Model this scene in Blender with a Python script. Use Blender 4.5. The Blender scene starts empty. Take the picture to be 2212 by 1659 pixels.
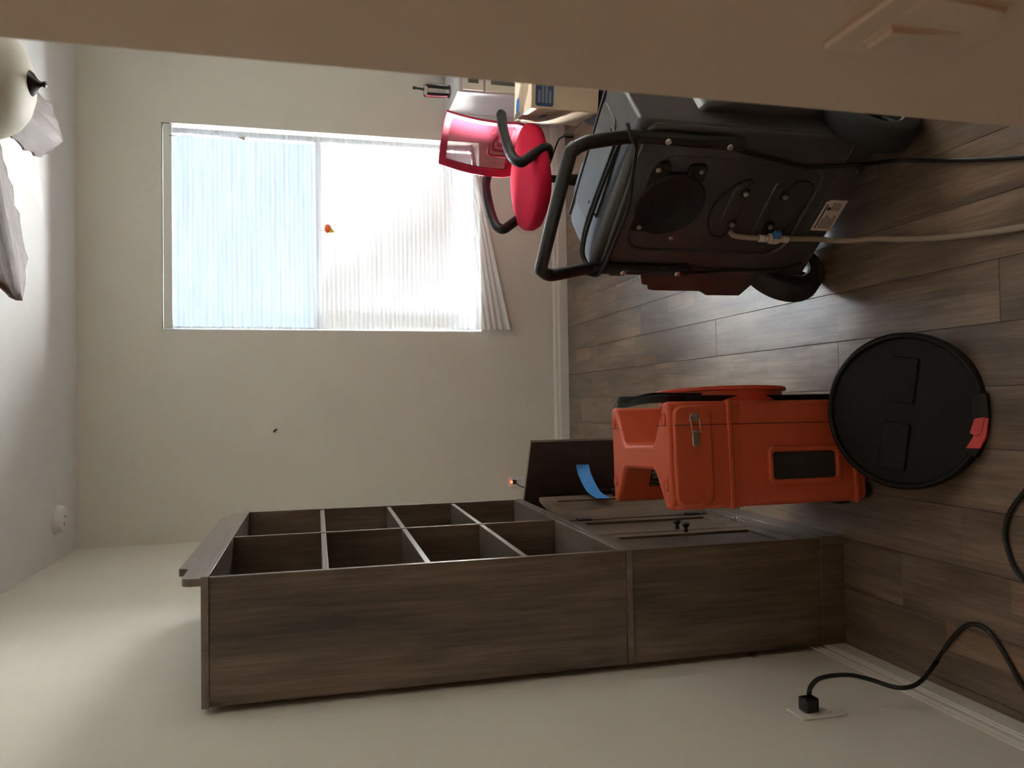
import bpy, bmesh, math, random
from mathutils import Vector, Matrix

random.seed(7)
S = bpy.context.scene
COL = S.collection
PI = math.pi

# ------------------------------------------------------------------ camera
# The phone was held sideways: the image's left edge is the top of the room.
FPX, PITCH, YAW, ROLL, CAM_H = 1689.6, .2457, .0244, -.0093, 1.509
_cy, _sy, _cp, _sp = math.cos(YAW), math.sin(YAW), math.cos(PITCH), math.sin(PITCH)
FWD = Vector((_sy * _cp, _cy * _cp, -_sp))
_r = Vector((_cy, -_sy, 0)); _u = _r.cross(FWD)
RIGHT = _r * math.cos(ROLL) + _u * math.sin(ROLL)
UP = -_r * math.sin(ROLL) + _u * math.cos(ROLL)
ORG = Vector((0, 0, CAM_H))
cam = bpy.data.cameras.new('camera'); camo = bpy.data.objects.new('camera', cam); COL.objects.link(camo)
m = Matrix((( -UP.x, RIGHT.x, -FWD.x, 0), (-UP.y, RIGHT.y, -FWD.y, 0), (-UP.z, RIGHT.z, -FWD.z, CAM_H), (0, 0, 0, 1)))
camo.matrix_world = m
cam.sensor_fit = 'HORIZONTAL'; cam.sensor_width = 36; cam.lens = FPX * 36 / 2212
cam.clip_start = .02; cam.clip_end = 200
cam.dof.use_dof = True; cam.dof.focus_distance = 2.6; cam.dof.aperture_fstop = 8.0
S.camera = camo

def at(px, py, x=None, y=None, z=None):
    """a pixel of the photograph as a point on the plane x=, y= or z="""
    d = FWD + RIGHT * ((1659 - py) - 829.5) / FPX - UP * (px - 1106) / FPX
    t = (x - ORG.x) / d.x if x is not None else (y - ORG.y) / d.y if y is not None else (z - ORG.z) / d.z
    return ORG + d * t

# ------------------------------------------------------------------ sky, lamps added outside the window, exposure
S.view_settings.view_transform = 'Standard'; S.view_settings.look = 'None'
S.view_settings.gamma = 1; S.view_settings.use_curve_mapping = False
S.view_settings.exposure = 0.12
W = bpy.data.worlds.new('sky'); S.world = W; W.use_nodes = True
W.node_tree.nodes['Background'].inputs[0].default_value = (.60, .79, 1.0, 1)
W.node_tree.nodes['Background'].inputs[1].default_value = 3.7

def area(name, loc, target, sx, sy, power, color):
    l = bpy.data.lights.new(name, 'AREA'); l.shape = 'RECTANGLE'; l.size = sx; l.size_y = sy
    l.energy = power; l.color = color
    o = bpy.data.objects.new(name, l); COL.objects.link(o); o.location = loc
    o.rotation_euler = (Vector(target) - Vector(loc)).to_track_quat('-Z', 'Y').to_euler()
    return o
DAY = (.93, .97, 1.0)
area('added_lamp_high', (1.0, 6.2, 4.4), (1.0, 4.6, 1.5), 3.0, 1.6, 9000, DAY)  # unseen lamp added outside the window, standing in for the sky above
area('added_lamp_ground', (1.0, 5.85, .06), (1.0, 5.3, 1.6), 6.0, 2.0, 5200, (1.0, .985, .96))  # unseen lamp added low outside, standing in for light off the ground
area('added_lamp_side', (-.50, 5.55, .55), (1.1, 4.6, 1.5), .9, 1.1, 37000, (.97, .98, 1.0))  # unseen lamp added beside the window, lights the hidden wall for bounce
sun = bpy.data.lights.new('sun', 'SUN'); sun.energy = 1.0; sun.angle = .02; sun.color = (1, .95, .86)
suno = bpy.data.objects.new('sun', sun); COL.objects.link(suno)
suno.rotation_euler = Vector((.25, .8, -.75)).to_track_quat('-Z', 'Y').to_euler()
hall = area('hallway_ceiling_lamp', (-.2, -.9, 2.66), (-.1, -.4, 0), .3, .3, 4.5, (1.0, .50, .24))

# ------------------------------------------------------------------ materials
def nodes(name):
    mt = bpy.data.materials.new(name); mt.use_nodes = True
    nt = mt.node_tree; b = nt.nodes['Principled BSDF']
    return mt, nt, b
def ramp(nt, stops):
    r = nt.nodes.new('ShaderNodeValToRGB'); e = r.color_ramp.elements
    while len(e) < len(stops): e.new(.5)
    for i, (p, c) in enumerate(stops):
        e[i].position = p; e[i].color = (*c, 1)
    return r
def noise(nt, scale, detail=3, rough=.5, coord=None, mscale=None, kind='Object'):
    tc = nt.nodes.new('ShaderNodeTexCoord'); mp = nt.nodes.new('ShaderNodeMapping')
    nt.links.new(tc.outputs[kind], mp.inputs[0])
    if mscale: mp.inputs['Scale'].default_value = mscale
    n = nt.nodes.new('ShaderNodeTexNoise'); n.inputs['Scale'].default_value = scale
    n.inputs['Detail'].default_value = detail; n.inputs['Roughness'].default_value = rough
    nt.links.new(mp.outputs[0], n.inputs['Vector'])
    return n, mp
def bump(nt, b, fac, strength, dist=.002):
    bp = nt.nodes.new('ShaderNodeBump'); bp.inputs['Strength'].default_value = strength; bp.inputs['Distance'].default_value = dist
    nt.links.new(fac, bp.inputs['Height']); nt.links.new(bp.outputs[0], b.inputs['Normal'])
def plain(name, col, rough=.5, metal=0, var=.08, scale=30, bstr=0, spec=.5, coat=0, mscale=None):
    """a plain surface with a slight procedural mottling"""
    mt, nt, b = nodes(name)
    n, _ = noise(nt, scale, 3, mscale=mscale)
    c0 = tuple(max(0, c * (1 - var)) for c in col); c1 = tuple(min(1, c * (1 + var)) for c in col)
    r = ramp(nt, [(.3, c0), (.7, c1)])
    nt.links.new(n.outputs['Fac'], r.inputs[0]); nt.links.new(r.outputs[0], b.inputs['Base Color'])
    b.inputs['Roughness'].default_value = rough; b.inputs['Metallic'].default_value = metal
    b.inputs['Specular IOR Level'].default_value = spec; b.inputs['Coat Weight'].default_value = coat
    if bstr: bump(nt, b, n.outputs['Fac'], bstr)
    return mt
def wood(name, dark, mid, light, axis, rough=.5, grain=1.0, per_object=False, blocks=False, spec=.5):
    """printed wood: long streaks along AXIS, fine grain lines, some blotches"""
    mt, nt, b = nodes(name)
    a = {'x': 0, 'y': 1, 'z': 2}[axis]
    def sc(along, across): return tuple(along if i == a else across for i in range(3))
    n1, m1 = noise(nt, 1.0, 6, .62, mscale=sc(1.5, 14))
    n2, m2 = noise(nt, 1.0, 4, .6, mscale=sc(5, 150))
    n3, m3 = noise(nt, 1.0, 4, .55, mscale=sc(2.2, 6.5))
    mix = nt.nodes.new('ShaderNodeMix'); mix.data_type = 'FLOAT'; mix.inputs[0].default_value = .35
    nt.links.new(n1.outputs['Fac'], mix.inputs[2]); nt.links.new(n2.outputs['Fac'], mix.inputs[3])
    mix2 = nt.nodes.new('ShaderNodeMix'); mix2.data_type = 'FLOAT'; mix2.inputs[0].default_value = .35
    nt.links.new(mix.outputs[0], mix2.inputs[2]); nt.links.new(n3.outputs['Fac'], mix2.inputs[3])
    r = ramp(nt, [(.39, dark), (.5, mid), (.62, light)])
    nt.links.new(mix2.outputs[0], r.inputs[0])
    out = r.outputs[0]
    if per_object:
        oi = nt.nodes.new('ShaderNodeObjectInfo')
        for mp in (m1, m2, m3):
            cb = nt.nodes.new('ShaderNodeVectorMath'); cb.operation = 'SCALE'; cb.inputs[0].default_value = (13, 37, 5)
            nt.links.new(oi.outputs['Random'], cb.inputs['Scale']); nt.links.new(cb.outputs[0], mp.inputs['Location'])
        hv = nt.nodes.new('ShaderNodeHueSaturation')
        mr = nt.nodes.new('ShaderNodeMapRange'); mr.inputs[3].default_value = .84; mr.inputs[4].default_value = 1.18
        nt.links.new(oi.outputs['Random'], mr.inputs[0]); nt.links.new(mr.outputs[0], hv.inputs['Value'])
        nt.links.new(out, hv.inputs['Color']); out = hv.outputs[0]
    if blocks:   # the plank print carries saw-cut blocks of lighter and darker board
        tc = nt.nodes.new('ShaderNodeTexCoord'); mp = nt.nodes.new('ShaderNodeMapping'); mp.inputs['Scale'].default_value = (13.8, 4.2, 1)
        nt.links.new(tc.outputs['Object'], mp.inputs[0])
        cb = nt.nodes.new('ShaderNodeVectorMath'); cb.operation = 'SCALE'; cb.inputs[0].default_value = (31, 17, 3)
        nt.links.new(oi.outputs['Random'], cb.inputs['Scale']); nt.links.new(cb.outputs[0], mp.inputs['Location'])
        fl = nt.nodes.new('ShaderNodeVectorMath'); fl.operation = 'FLOOR'; nt.links.new(mp.outputs[0], fl.inputs[0])
        wn = nt.nodes.new('ShaderNodeTexWhiteNoise'); nt.links.new(fl.outputs[0], wn.inputs['Vector'])
        rr = ramp(nt, [(0, (.78, .78, .78)), (.7, (1, 1, 1)), (.93, (1.0, 1.0, 1.0)), (1, (1.55, 1.45, 1.3))])
        nt.links.new(wn.outputs['Value'], rr.inputs[0])
        mm = nt.nodes.new('ShaderNodeMix'); mm.data_type = 'RGBA'; mm.blend_type = 'MULTIPLY'; mm.inputs[0].default_value = .8
        nt.links.new(out, mm.inputs[6]); nt.links.new(rr.outputs[0], mm.inputs[7]); out = mm.outputs[2]
    nt.links.new(out, b.inputs['Base Color'])
    b.inputs['Roughness'].default_value = rough; b.inputs['Specular IOR Level'].default_value = spec
    bump(nt, b, n2.outputs['Fac'], .25 * grain, .0015)
    return mt

M = {}
M['wall'] = plain('wall_paint', (.77, .735, .65), .85, var=.02, scale=4, bstr=0)
M['wall_warm_dim'] = plain('wall_paint_warm_dim', (.56, .455, .35), .85, var=.02, scale=4)  # wall paint with the entry's warm dim light put into its colour
M['plate_warm_dim'] = plain('plastic_warm_dim', (.55, .45, .35), .45, var=.02)  # switch plate plastic, the same warm dim light mixed into its colour
M['ceiling'] = plain('ceiling_paint', (.88, .88, .87), .9, var=.015, scale=5)
M['trim'] = plain('trim_paint', (.80, .77, .70), .45, var=.02)
M['subfloor'] = plain('subfloor', (.02, .015, .012), .9)
M['plank'] = wood('vinyl_plank', (.062, .040, .028), (.130, .090, .064), (.235, .172, .125), 'y', .33, 1.0, True, True, spec=.5)
M['shelf_wood'] = wood('laminate_z', (.036, .023, .015), (.098, .066, .045), (.170, .120, .084), 'z', .36)
M['shelf_wood_y'] = wood('laminate_y', (.07, .052, .040), (.125, .098, .078), (.19, .15, .12), 'y', .30)
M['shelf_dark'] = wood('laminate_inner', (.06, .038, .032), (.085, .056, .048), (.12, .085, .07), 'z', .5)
M['white_pl'] = plain('white_plastic', (.82, .81, .77), .4, var=.02)
M['black'] = plain('black_plastic', (.008, .008, .009), .42, var=.2, spec=.35)
M['blackmetal'] = plain('black_powder_coat', (.010, .010, .012), .28, var=.15)
M['rubber'] = plain('rubber', (.010, .010, .011), .75, var=.2, scale=80)
M['steel'] = plain('steel', (.62, .60, .55), .32, 1.0, var=.08, scale=60)
M['dehum'] = plain('charcoal_plastic', (.040, .037, .038), .32, var=.08, scale=200, bstr=.15, spec=.8)
M['orange'] = plain('orange_plastic', (.50, .080, .032), .40, var=.06, scale=14, bstr=.03)
M['orange2'] = plain('orange_flange', (.50, .055, .025), .38, var=.05)
M['lid'] = plain('lid_plastic', (.005, .0046, .0046), .65, var=.15, scale=60, bstr=.15, spec=.22)
M['redtape'] = plain('red_tape', (.50, .035, .035), .4, var=.1)
M['bluetape'] = plain('blue_tape', (.04, .20, .52), .6, var=.08)
M['red'] = plain('red_fabric', (.42, .010, .036), .85, var=.1, scale=250, bstr=.3, spec=.12)
M['redplastic'] = plain('red_plastic', (.27, .012, .035), .6, var=.06, spec=.2)
M['card'] = plain('cardboard', (.56, .42, .29), .8, var=.05, scale=10)
M['white_lam'] = plain('white_laminate', (.80, .80, .83), .6, var=.02)
M['navy'] = plain('navy_nylon', (.018, .024, .06), .55, var=.3, scale=20, bstr=.4)
M['ink'] = plain('dark_ink', (.02, .018, .018), .7)
M['paper'] = plain('label_paper', (.72, .62, .53), .6, var=.02)
M['printblue'] = plain('blue_print', (.018, .035, .085), .6, var=.1)
M['teal'] = plain('teal_card', (.10, .30, .32), .5, var=.05)
M['bronze'] = plain('dark_bronze', (.018, .014, .013), .35, .6, var=.2)
M['bowl'] = plain('frosted_bowl', (.66, .62, .52), .6, var=.05, scale=8)
M['blade'] = wood('carved_blade', (.034, .013, .007), (.080, .034, .020), (.24, .19, .18), 'x', .6, 1.5)
M['grey'] = plain('grey_plastic', (.16, .16, .17), .5)
M['yellow'] = plain('yellow_plastic', (.85, .62, .10), .5)
M['orangetoy'] = plain('orange_toy', (.85, .16, .04), .45)
M['insect'] = plain('insect_shell', (.02, .012, .008), .5)
M['stucco'] = plain('garden_stucco', (.14, .14, .137), .9, var=.03, scale=3)
M['patio'] = plain('patio_concrete', (.125, .125, .122), .9, var=.04, scale=3)
M['absorber'] = plain('absorber_brown', (.06, .045, .035), .8)  # near-black brown for the added light-absorbing sheet
M['vinyl'] = plain('vinyl_blue_cast', (.70, .80, .92), .4, var=.02)  # white vinyl with the blue light at the rail put into its colour
M['labelblack'] = plain('black_label', (.016, .012, .012), .35)
M['labelprint'] = plain('label_print', (.55, .50, .47), .5)
M['cream'] = plain('cream_laminate', (.66, .61, .52), .45, var=.02)
M['slot'] = plain('dark_slot', (.05, .045, .03), .6)

def glass(name, tint, rough=.02, mixf=.12):
    mt, nt, b = nodes(name); out = nt.nodes['Material Output']; nt.nodes.remove(b)
    tr = nt.nodes.new('ShaderNodeBsdfTransparent'); tr.inputs[0].default_value = (*tint, 1)
    gl = nt.nodes.new('ShaderNodeBsdfGlossy'); gl.inputs['Roughness'].default_value = rough
    lw = nt.nodes.new('ShaderNodeLayerWeight'); lw.inputs[0].default_value = mixf * 2
    mx = nt.nodes.new('ShaderNodeMixShader')
    nt.links.new(lw.outputs['Fresnel'], mx.inputs[0]); nt.links.new(tr.outputs[0], mx.inputs[1]); nt.links.new(gl.outputs[0], mx.inputs[2])
    nt.links.new(mx.outputs[0], out.inputs[0]); return mt
M['glass'] = glass('window_glass', (.97, .99, .99))
M['crystal'] = glass('clear_glass', (.96, .965, .96), .04, .16)

def shade_fabric():
    """thin pleated paper-like fabric: mostly opaque white, partly see-through, a little translucent"""
    mt, nt, b = nodes('shade_fabric'); out = nt.nodes['Material Output']; nt.nodes.remove(b)
    n, _ = noise(nt, 1.0, 4, .65, mscale=(70, 70, 80))
    n2, _ = noise(nt, 1.0, 2, .5, mscale=(2, 2, 60))
    add = nt.nodes.new('ShaderNodeMath'); add.operation = 'ADD'; nt.links.new(n.outputs['Fac'], add.inputs[0]); nt.links.new(n2.outputs['Fac'], add.inputs[1])
    rt = ramp(nt, [(.36, (.185, .185, .185)), (.64, (.30, .30, .30))])
    hv = nt.nodes.new('ShaderNodeMath'); hv.operation = 'MULTIPLY'; hv.inputs[1].default_value = .5
    nt.links.new(add.outputs[0], hv.inputs[0]); nt.links.new(hv.outputs[0], rt.inputs[0])
    tr = nt.nodes.new('ShaderNodeBsdfTransparent')
    nt.links.new(rt.outputs[0], tr.inputs[0])
    df = nt.nodes.new('ShaderNodeBsdfDiffuse'); df.inputs[0].default_value = (.62, .60, .58, 1)
    tl = nt.nodes.new('ShaderNodeBsdfTranslucent'); tl.inputs[0].default_value = (.0010, .00103, .00108, 1)
    a1 = nt.nodes.new('ShaderNodeAddShader'); a2 = nt.nodes.new('ShaderNodeAddShader')
    nt.links.new(tr.outputs[0], a1.inputs[0]); nt.links.new(df.outputs[0], a1.inputs[1])
    nt.links.new(a1.outputs[0], a2.inputs[0]); nt.links.new(tl.outputs[0], a2.inputs[1])
    nt.links.new(a2.outputs[0], out.inputs[0]); return mt
M['shade'] = shade_fabric()

def mesh_fabric():
    mt, nt, b = nodes('chair_mesh'); out = nt.nodes['Material Output']
    b.inputs['Base Color'].default_value = (.36, .03, .07, 1); b.inputs['Roughness'].default_value = .8; b.inputs['Specular IOR Level'].default_value = .1
    n, _ = noise(nt, 300, 2); bump(nt, b, n.outputs['Fac'], .2)
    tr = nt.nodes.new('ShaderNodeBsdfTransparent'); mx = nt.nodes.new('ShaderNodeMixShader'); mx.inputs[0].default_value = .55
    nt.links.new(tr.outputs[0], mx.inputs[1]); nt.links.new(b.outputs[0], mx.inputs[2]); nt.links.new(mx.outputs[0], out.inputs[0])
    return mt
M['mesh'] = mesh_fabric()
def hose_mat():
    mt, nt, b = nodes('clear_vinyl_tube'); out = nt.nodes['Material Output']
    b.inputs['Base Color'].default_value = (.50, .42, .33, 1); b.inputs['Roughness'].default_value = .3
    n, _ = noise(nt, 40, 2); bump(nt, b, n.outputs['Fac'], .05)
    tr = nt.nodes.new('ShaderNodeBsdfTransparent'); mx = nt.nodes.new('ShaderNodeMixShader'); mx.inputs[0].default_value = .6
    nt.links.new(tr.outputs[0], mx.inputs[1]); nt.links.new(b.outputs[0], mx.inputs[2]); nt.links.new(mx.outputs[0], out.inputs[0])
    return mt
M['hose'] = hose_mat()
def glow(name, col, st):
    mt, nt, b = nodes(name); b.inputs['Base Color'].default_value = (*col, 1)
    b.inputs['Emission Color'].default_value = (*col, 1); b.inputs['Emission Strength'].default_value = st
    return mt
M['led'] = glow('indicator_lamp', (1.0, .16, .04), 4.0)

# ------------------------------------------------------------------ mesh helpers
class MB:
    def __init__(s): s.v = []; s.f = []
    def add(s, vs, fs, mat=None):
        k = len(s.v)
        s.v += [tuple(mat @ Vector(v)) if mat else tuple(v) for v in vs]; s.f += [tuple(i + k for i in f) for f in fs]; return s
    def box(s, lo, hi, mat=None):
        x0, y0, z0 = lo; x1, y1, z1 = hi
        return s.add([(x0, y0, z0), (x1, y0, z0), (x1, y1, z0), (x0, y1, z0), (x0, y0, z1), (x1, y0, z1), (x1, y1, z1), (x0, y1, z1)],
                     [(0, 3, 2, 1), (4, 5, 6, 7), (0, 1, 5, 4), (1, 2, 6, 5), (2, 3, 7, 6), (3, 0, 4, 7)], mat)
    def prism(s, poly, a, b, axis='z', mat=None):
        """polygon of 2-D points extruded from a to b along axis (x: (y,z), y: (x,z), z: (x,y))"""
        def P(p, t):
            return (t, p[0], p[1]) if axis == 'x' else (p[0], t, p[1]) if axis == 'y' else (p[0], p[1], t)
        n = len(poly); vs = [P(p, a) for p in poly] + [P(p, b) for p in poly]
        fs = [tuple(range(n - 1, -1, -1)), tuple(range(n, 2 * n))] + [(i, (i + 1) % n, n + (i + 1) % n, n + i) for i in range(n)]
        return s.add(vs, fs, mat)
    def lathe(s, prof, seg=32, mat=None, close=True):
        """profile of (r,z) turned about z"""
        vs = []; fs = []
        for r, z in prof:
            for k in range(seg):
                a = 2 * PI * k / seg; vs.append((r * math.cos(a), r * math.sin(a), z))
        for i in range(len(prof) - 1):
            for k in range(seg):
                k2 = (k + 1) % seg; fs.append((i * seg + k, i * seg + k2, (i + 1) * seg + k2, (i + 1) * seg + k))
        if close:
            if prof[0][0] > 1e-6: fs.append(tuple(range(seg - 1, -1, -1)))
            if prof[-1][0] > 1e-6: fs.append(tuple((len(prof) - 1) * seg + k for k in range(seg)))
        return s.add(vs, fs, mat)
    def tube(s, pts, r, seg=10, mat=None, closed=False, flat=1.0):
        pts = [Vector(p) for p in pts]; n = len(pts); vs = []; fs = []
        up = Vector((0, 0, 1)); prev = None
        for i, p in enumerate(pts):
            t = (pts[(i + 1) % n] - pts[i - 1]) if closed else (pts[min(i + 1, n - 1)] - pts[max(i - 1, 0)])
            t.normalize()
            if prev is None:
                nx = t.cross(up)
                if nx.length < .05: nx = t.cross(Vector((1, 0, 0)))
            else: nx = prev - t * prev.dot(t)
            nx.normalize(); prev = nx; ny = t.cross(nx)
            rr = r[i] if isinstance(r, (list, tuple)) else r
            for k in range(seg):
                a = 2 * PI * k / seg; vs.append(p + nx * rr * math.cos(a) + ny * rr * flat * math.sin(a))
        for i in range(n if closed else n - 1):
            for k in range(seg):
                a, b_ = i * seg, ((i + 1) % n) * seg; k2 = (k + 1) % seg
                fs.append((a + k, a + k2, b_ + k2, b_ + k))
        if not closed: fs += [tuple(range(seg - 1, -1, -1)), tuple((n - 1) * seg + k for k in range(seg))]
        return s.add(vs, fs, mat)
    def ball(s, c, r, seg=14, ring=8, mat=None):
        if not isinstance(r, (tuple, list)): r = (r, r, r)
        vs = [(c[0], c[1], c[2] - r[2])]; fs = []
        for i in range(1, ring):
            ph = -PI / 2 + PI * i / ring
            for k in range(seg):
                a = 2 * PI * k / seg; vs.append((c[0] + r[0] * math.cos(ph) * math.cos(a), c[1] + r[1] * math.cos(ph) * math.sin(a), c[2] + r[2] * math.sin(ph)))
        vs.append((c[0], c[1], c[2] + r[2])); top = len(vs) - 1
        for k in range(seg):
            k2 = (k + 1) % seg; fs.append((0, 1 + k2, 1 + k)); fs.append((top, 1 + (ring - 2) * seg + k, 1 + (ring - 2) * seg + k2))
            for i in range(ring - 2): a = 1 + i * seg; fs.append((a + k, a + k2, a + seg + k2, a + seg + k))
        return s.add(vs, fs, mat)
    def mesh(s, name, smooth=40):
        me = bpy.data.meshes.new(name); me.from_pydata(s.v, [], s.f)
        bm = bmesh.new(); bm.from_mesh(me); bmesh.ops.recalc_face_normals(bm, faces=bm.faces); bm.to_mesh(me); bm.free()
        if smooth:
            me.shade_smooth(); me.set_sharp_from_angle(angle=math.radians(smooth))
        return me
    def obj(s, name, mat, parent=None, bevel=0, seg=2, smooth=40, sub=0):
        me = s.mesh(name, smooth if not bevel else 35); me.materials.append(M[mat] if isinstance(mat, str) else mat)
        o = bpy.data.objects.new(name, me); COL.objects.link(o); o.parent = parent
        if sub:
            md = o.modifiers.new('sub', 'SUBSURF'); md.levels = sub; md.render_levels = sub
        if bevel:
            md = o.modifiers.new('bevel', 'BEVEL'); md.width = bevel; md.segments = seg; md.limit_method = 'ANGLE'; md.angle_limit = math.radians(30)
            md.harden_normals = False
        return o

def spline(pts, n=8, closed=False):
    """Catmull-Rom through the points"""
    P = [Vector(p) for p in pts]; out = []; N = len(P)
    for i in range(N if closed else N - 1):
        p0, p1, p2, p3 = (P[(i + k) % N] if closed else P[min(max(i + k, 0), N - 1)] for k in (-1, 0, 1, 2))
        for j in range(n):
            t = j / n
            out.append(.5 * ((2 * p1) + (p2 - p0) * t + (2 * p0 - 5 * p1 + 4 * p2 - p3) * t * t + (3 * p1 - p0 - 3 * p2 + p3) * t ** 3))
    if not closed: out.append(P[-1])
    return out
def rrect(x0, y0, x1, y1, r, n=5):
    out = []
    for cx, cy, a0 in ((x1 - r, y0 + r, -PI / 2), (x1 - r, y1 - r, 0), (x0 + r, y1 - r, PI / 2), (x0 + r, y0 + r, PI)):
        for k in range(n + 1): a = a0 + PI / 2 * k / n; out.append((cx + r * math.cos(a), cy + r * math.sin(a)))
    return out
def tag(o, label, cat, group=None):
    o['label'] = label; o['category'] = cat
    if group: o['group'] = group
    return o
def thing(name, label, cat, loc=(0, 0, 0), rz=0, group=None):
    o = bpy.data.objects.new(name, None); COL.objects.link(o); o.empty_display_size = .05
    o.location = loc; o.rotation_euler = (0, 0, rz); return tag(o, label, cat, group)
def struct(o): o['kind'] = 'structure'; return o
def basis(o, ex, ey, ez):
    return Matrix(((ex[0], ey[0], ez[0], o[0]), (ex[1], ey[1], ez[1], o[1]), (ex[2], ey[2], ez[2], o[2]), (0, 0, 0, 1)))
def lettering(name, text, size, mat, parent, mtx, depth=.0003, align='LEFT'):
    cu = bpy.data.curves.new(name, 'FONT'); cu.body = text; cu.size = size; cu.extrude = depth; cu.align_x = align
    t = bpy.data.objects.new(name + '_tmp', cu); COL.objects.link(t)
    dg = bpy.context.evaluated_depsgraph_get(); me = bpy.data.meshes.new_from_object(t.evaluated_get(dg))
    bpy.data.objects.remove(t); me.materials.clear(); me.materials.append(M[mat]); me.transform(mtx)
    o = bpy.data.objects.new(name, me); COL.objects.link(o); o.parent = parent; return o

# ------------------------------------------------------------------ the room
XL, XR, YB, YE, XE, ZC = -.739, 2.72, 4.593, .69, .293, 2.74
YH = -1.7                                      # far end of the entry passage behind the camera
WX0, WX1, WZ0, WZ1 = .429, 1.570, .53, 2.319   # window opening
T = .14
floor = struct(MB().box((XL - T, YH - T, -.06), (XR + T, YB + T, -.009)).obj('floor', 'subfloor', smooth=0))
PW, PL = .145, 1.30
joints = {2: 2.17, 1: 1.449, 3: 2.477, 4: 1.83, 0: 2.02, 5: 1.2, -1: 1.75, -2: 2.42, -3: 1.3}
plank_meshes = {}
def plank_mesh(w, l):
    key = (round(w, 3), round(l, 3))
    if key not in plank_meshes:
        g = .0004; b = .0009; h = .0088
        x0, x1, y0, y1 = g, w - g, g, l - g
        vs = [(x0, y0, 0), (x1, y0, 0), (x1, y1, 0), (x0, y1, 0), (x0, y0, h - b), (x1, y0, h - b), (x1, y1, h - b), (x0, y1, h - b),
              (x0 + b, y0 + b, h), (x1 - b, y0 + b, h), (x1 - b, y1 - b, h), (x0 + b, y1 - b, h)]
        fs = [(0, 3, 2, 1), (8, 9, 10, 11)] + [(i, (i + 1) % 4, 4 + (i + 1) % 4, 4 + i) for i in range(4)] + [(4 + i, 4 + (i + 1) % 4, 8 + (i + 1) % 4, 8 + i) for i in range(4)]
        me = bpy.data.meshes.new('plank'); me.from_pydata(vs, [], fs); me.materials.append(M['plank']); plank_meshes[key] = me
    return plank_meshes[key]
k = math.floor((XL - .021) / PW)
while .021 + k * PW < XR:
    xa, xb = max(XL, .021 + k * PW), min(XR, .021 + (k + 1) * PW)
    j0 = joints.get(k, (k * .53) % 1.3)
    lo = YH if xa < XE + .02 else YE - .15
    y = j0
    while y > lo: y -= PL
    while y < YB:
        ya, yb_ = max(lo, y), min(YB, y + PL)
        if yb_ - ya > .01 and xb - xa > .005:
            o = bpy.data.objects.new('plank', plank_mesh(xb - xa, yb_ - ya)); COL.objects.link(o)
            o.location = (xa, ya, -.0088); o.parent = floor
        y += PL
    k += 1
struct(MB().box((XL - T, YH - T, ZC), (XR + T, YB + T, ZC + .12)).obj('ceiling', 'ceiling', smooth=0))
struct(MB().box((XL - T, YH - T, 0), (XL, YB + T, ZC)).obj('wall_left', 'wall', smooth=0))
wb = MB()   # the window wall as one ring of faces around the opening
def ring_wall(mb, x0, x1, z0, z1, hx0, hx1, hz0, hz1, y0, y1):
    out = [(x0, z0), (x1, z0), (x1, z1), (x0, z1)]; inn = [(hx0, hz0), (hx1, hz0), (hx1, hz1), (hx0, hz1)]
    vs = [(x, y0, z) for x, z in out] + [(x, y0, z) for x, z in inn] + [(x, y1, z) for x, z in out] + [(x, y1, z) for x, z in inn]
    fs = []
    for i in range(4):
        j = (i + 1) % 4
        fs += [(i, j, 4 + j, 4 + i), (8 + i, 12 + i, 12 + j, 8 + j), (4 + i, 4 + j, 12 + j, 12 + i), (i, 8 + i, 8 + j, j)]
    mb.add(vs, fs)
ring_wall(wb, XL, XR, 0, ZC, WX0, WX1, WZ0, WZ1, YB, YB + T)
struct(wb.obj('wall_back', 'wall', smooth=0))
struct(MB().box((XR, YE - T, 0), (XR + T, YB + T, ZC)).obj('wall_right', 'wall', smooth=0))
struct(MB().prism([(XE, YH), (XE + T, YH), (XE + T, YE - T), (XR, YE - T), (XR, YE), (XE, YE)], 0, ZC).obj('wall_near', 'wall_warm_dim', smooth=0, bevel=.004, seg=3))
struct(MB().box((XL, YH - T, 0), (XE + T, YH, ZC)).obj('wall_entry', 'shelf_wood', smooth=0))  # unseen end wall given dark wood to cut light bouncing into the entry
def baseboard(name, a, b):
    """moulded skirting from a to b; profile (out from the wall, up)"""
    prof = [(0, 0), (.014, 0), (.014, .052), (.0115, .056), (.0115, .061), (.0085, .064), (.0085, .078), (.0055, .084), (.003, .092), (0, .092)]
    a, b = Vector((*a, 0)), Vector((*b, 0)); d = (b - a).normalized(); n = Vector((-d.y, d.x, 0))
    vs = [a + n * o + Vector((0, 0, z)) for o, z in prof] + [b + n * o + Vector((0, 0, z)) for o, z in prof]
    q = len(prof); fs = [(i, i + 1, q + i + 1, q + i) for i in range(q - 1)] + [tuple(range(q)), tuple(range(2 * q - 1, q - 1, -1))]
    return struct(MB().add(vs, fs).obj(name, 'trim', smooth=0))
baseboard('baseboard_back', (XR, YB), (XL, YB)); baseboard('baseboard_left', (XL, YB), (XL, YH))
baseboard('baseboard_right', (XR, YE), (XR, YB)); baseboard('baseboard_near', (XE, YH), (XE, YE))

sd = MB(); ring_wall(sd, XL - T, XR + T, -.05, ZC + .12, WX0, WX1, WZ0, WZ1, YB + T, YB + T + .02)  # unseen dark sheet added to soak up lamp light off the outer wall
struct(sd.obj('wall_absorber', 'absorber', smooth=0))
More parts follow.
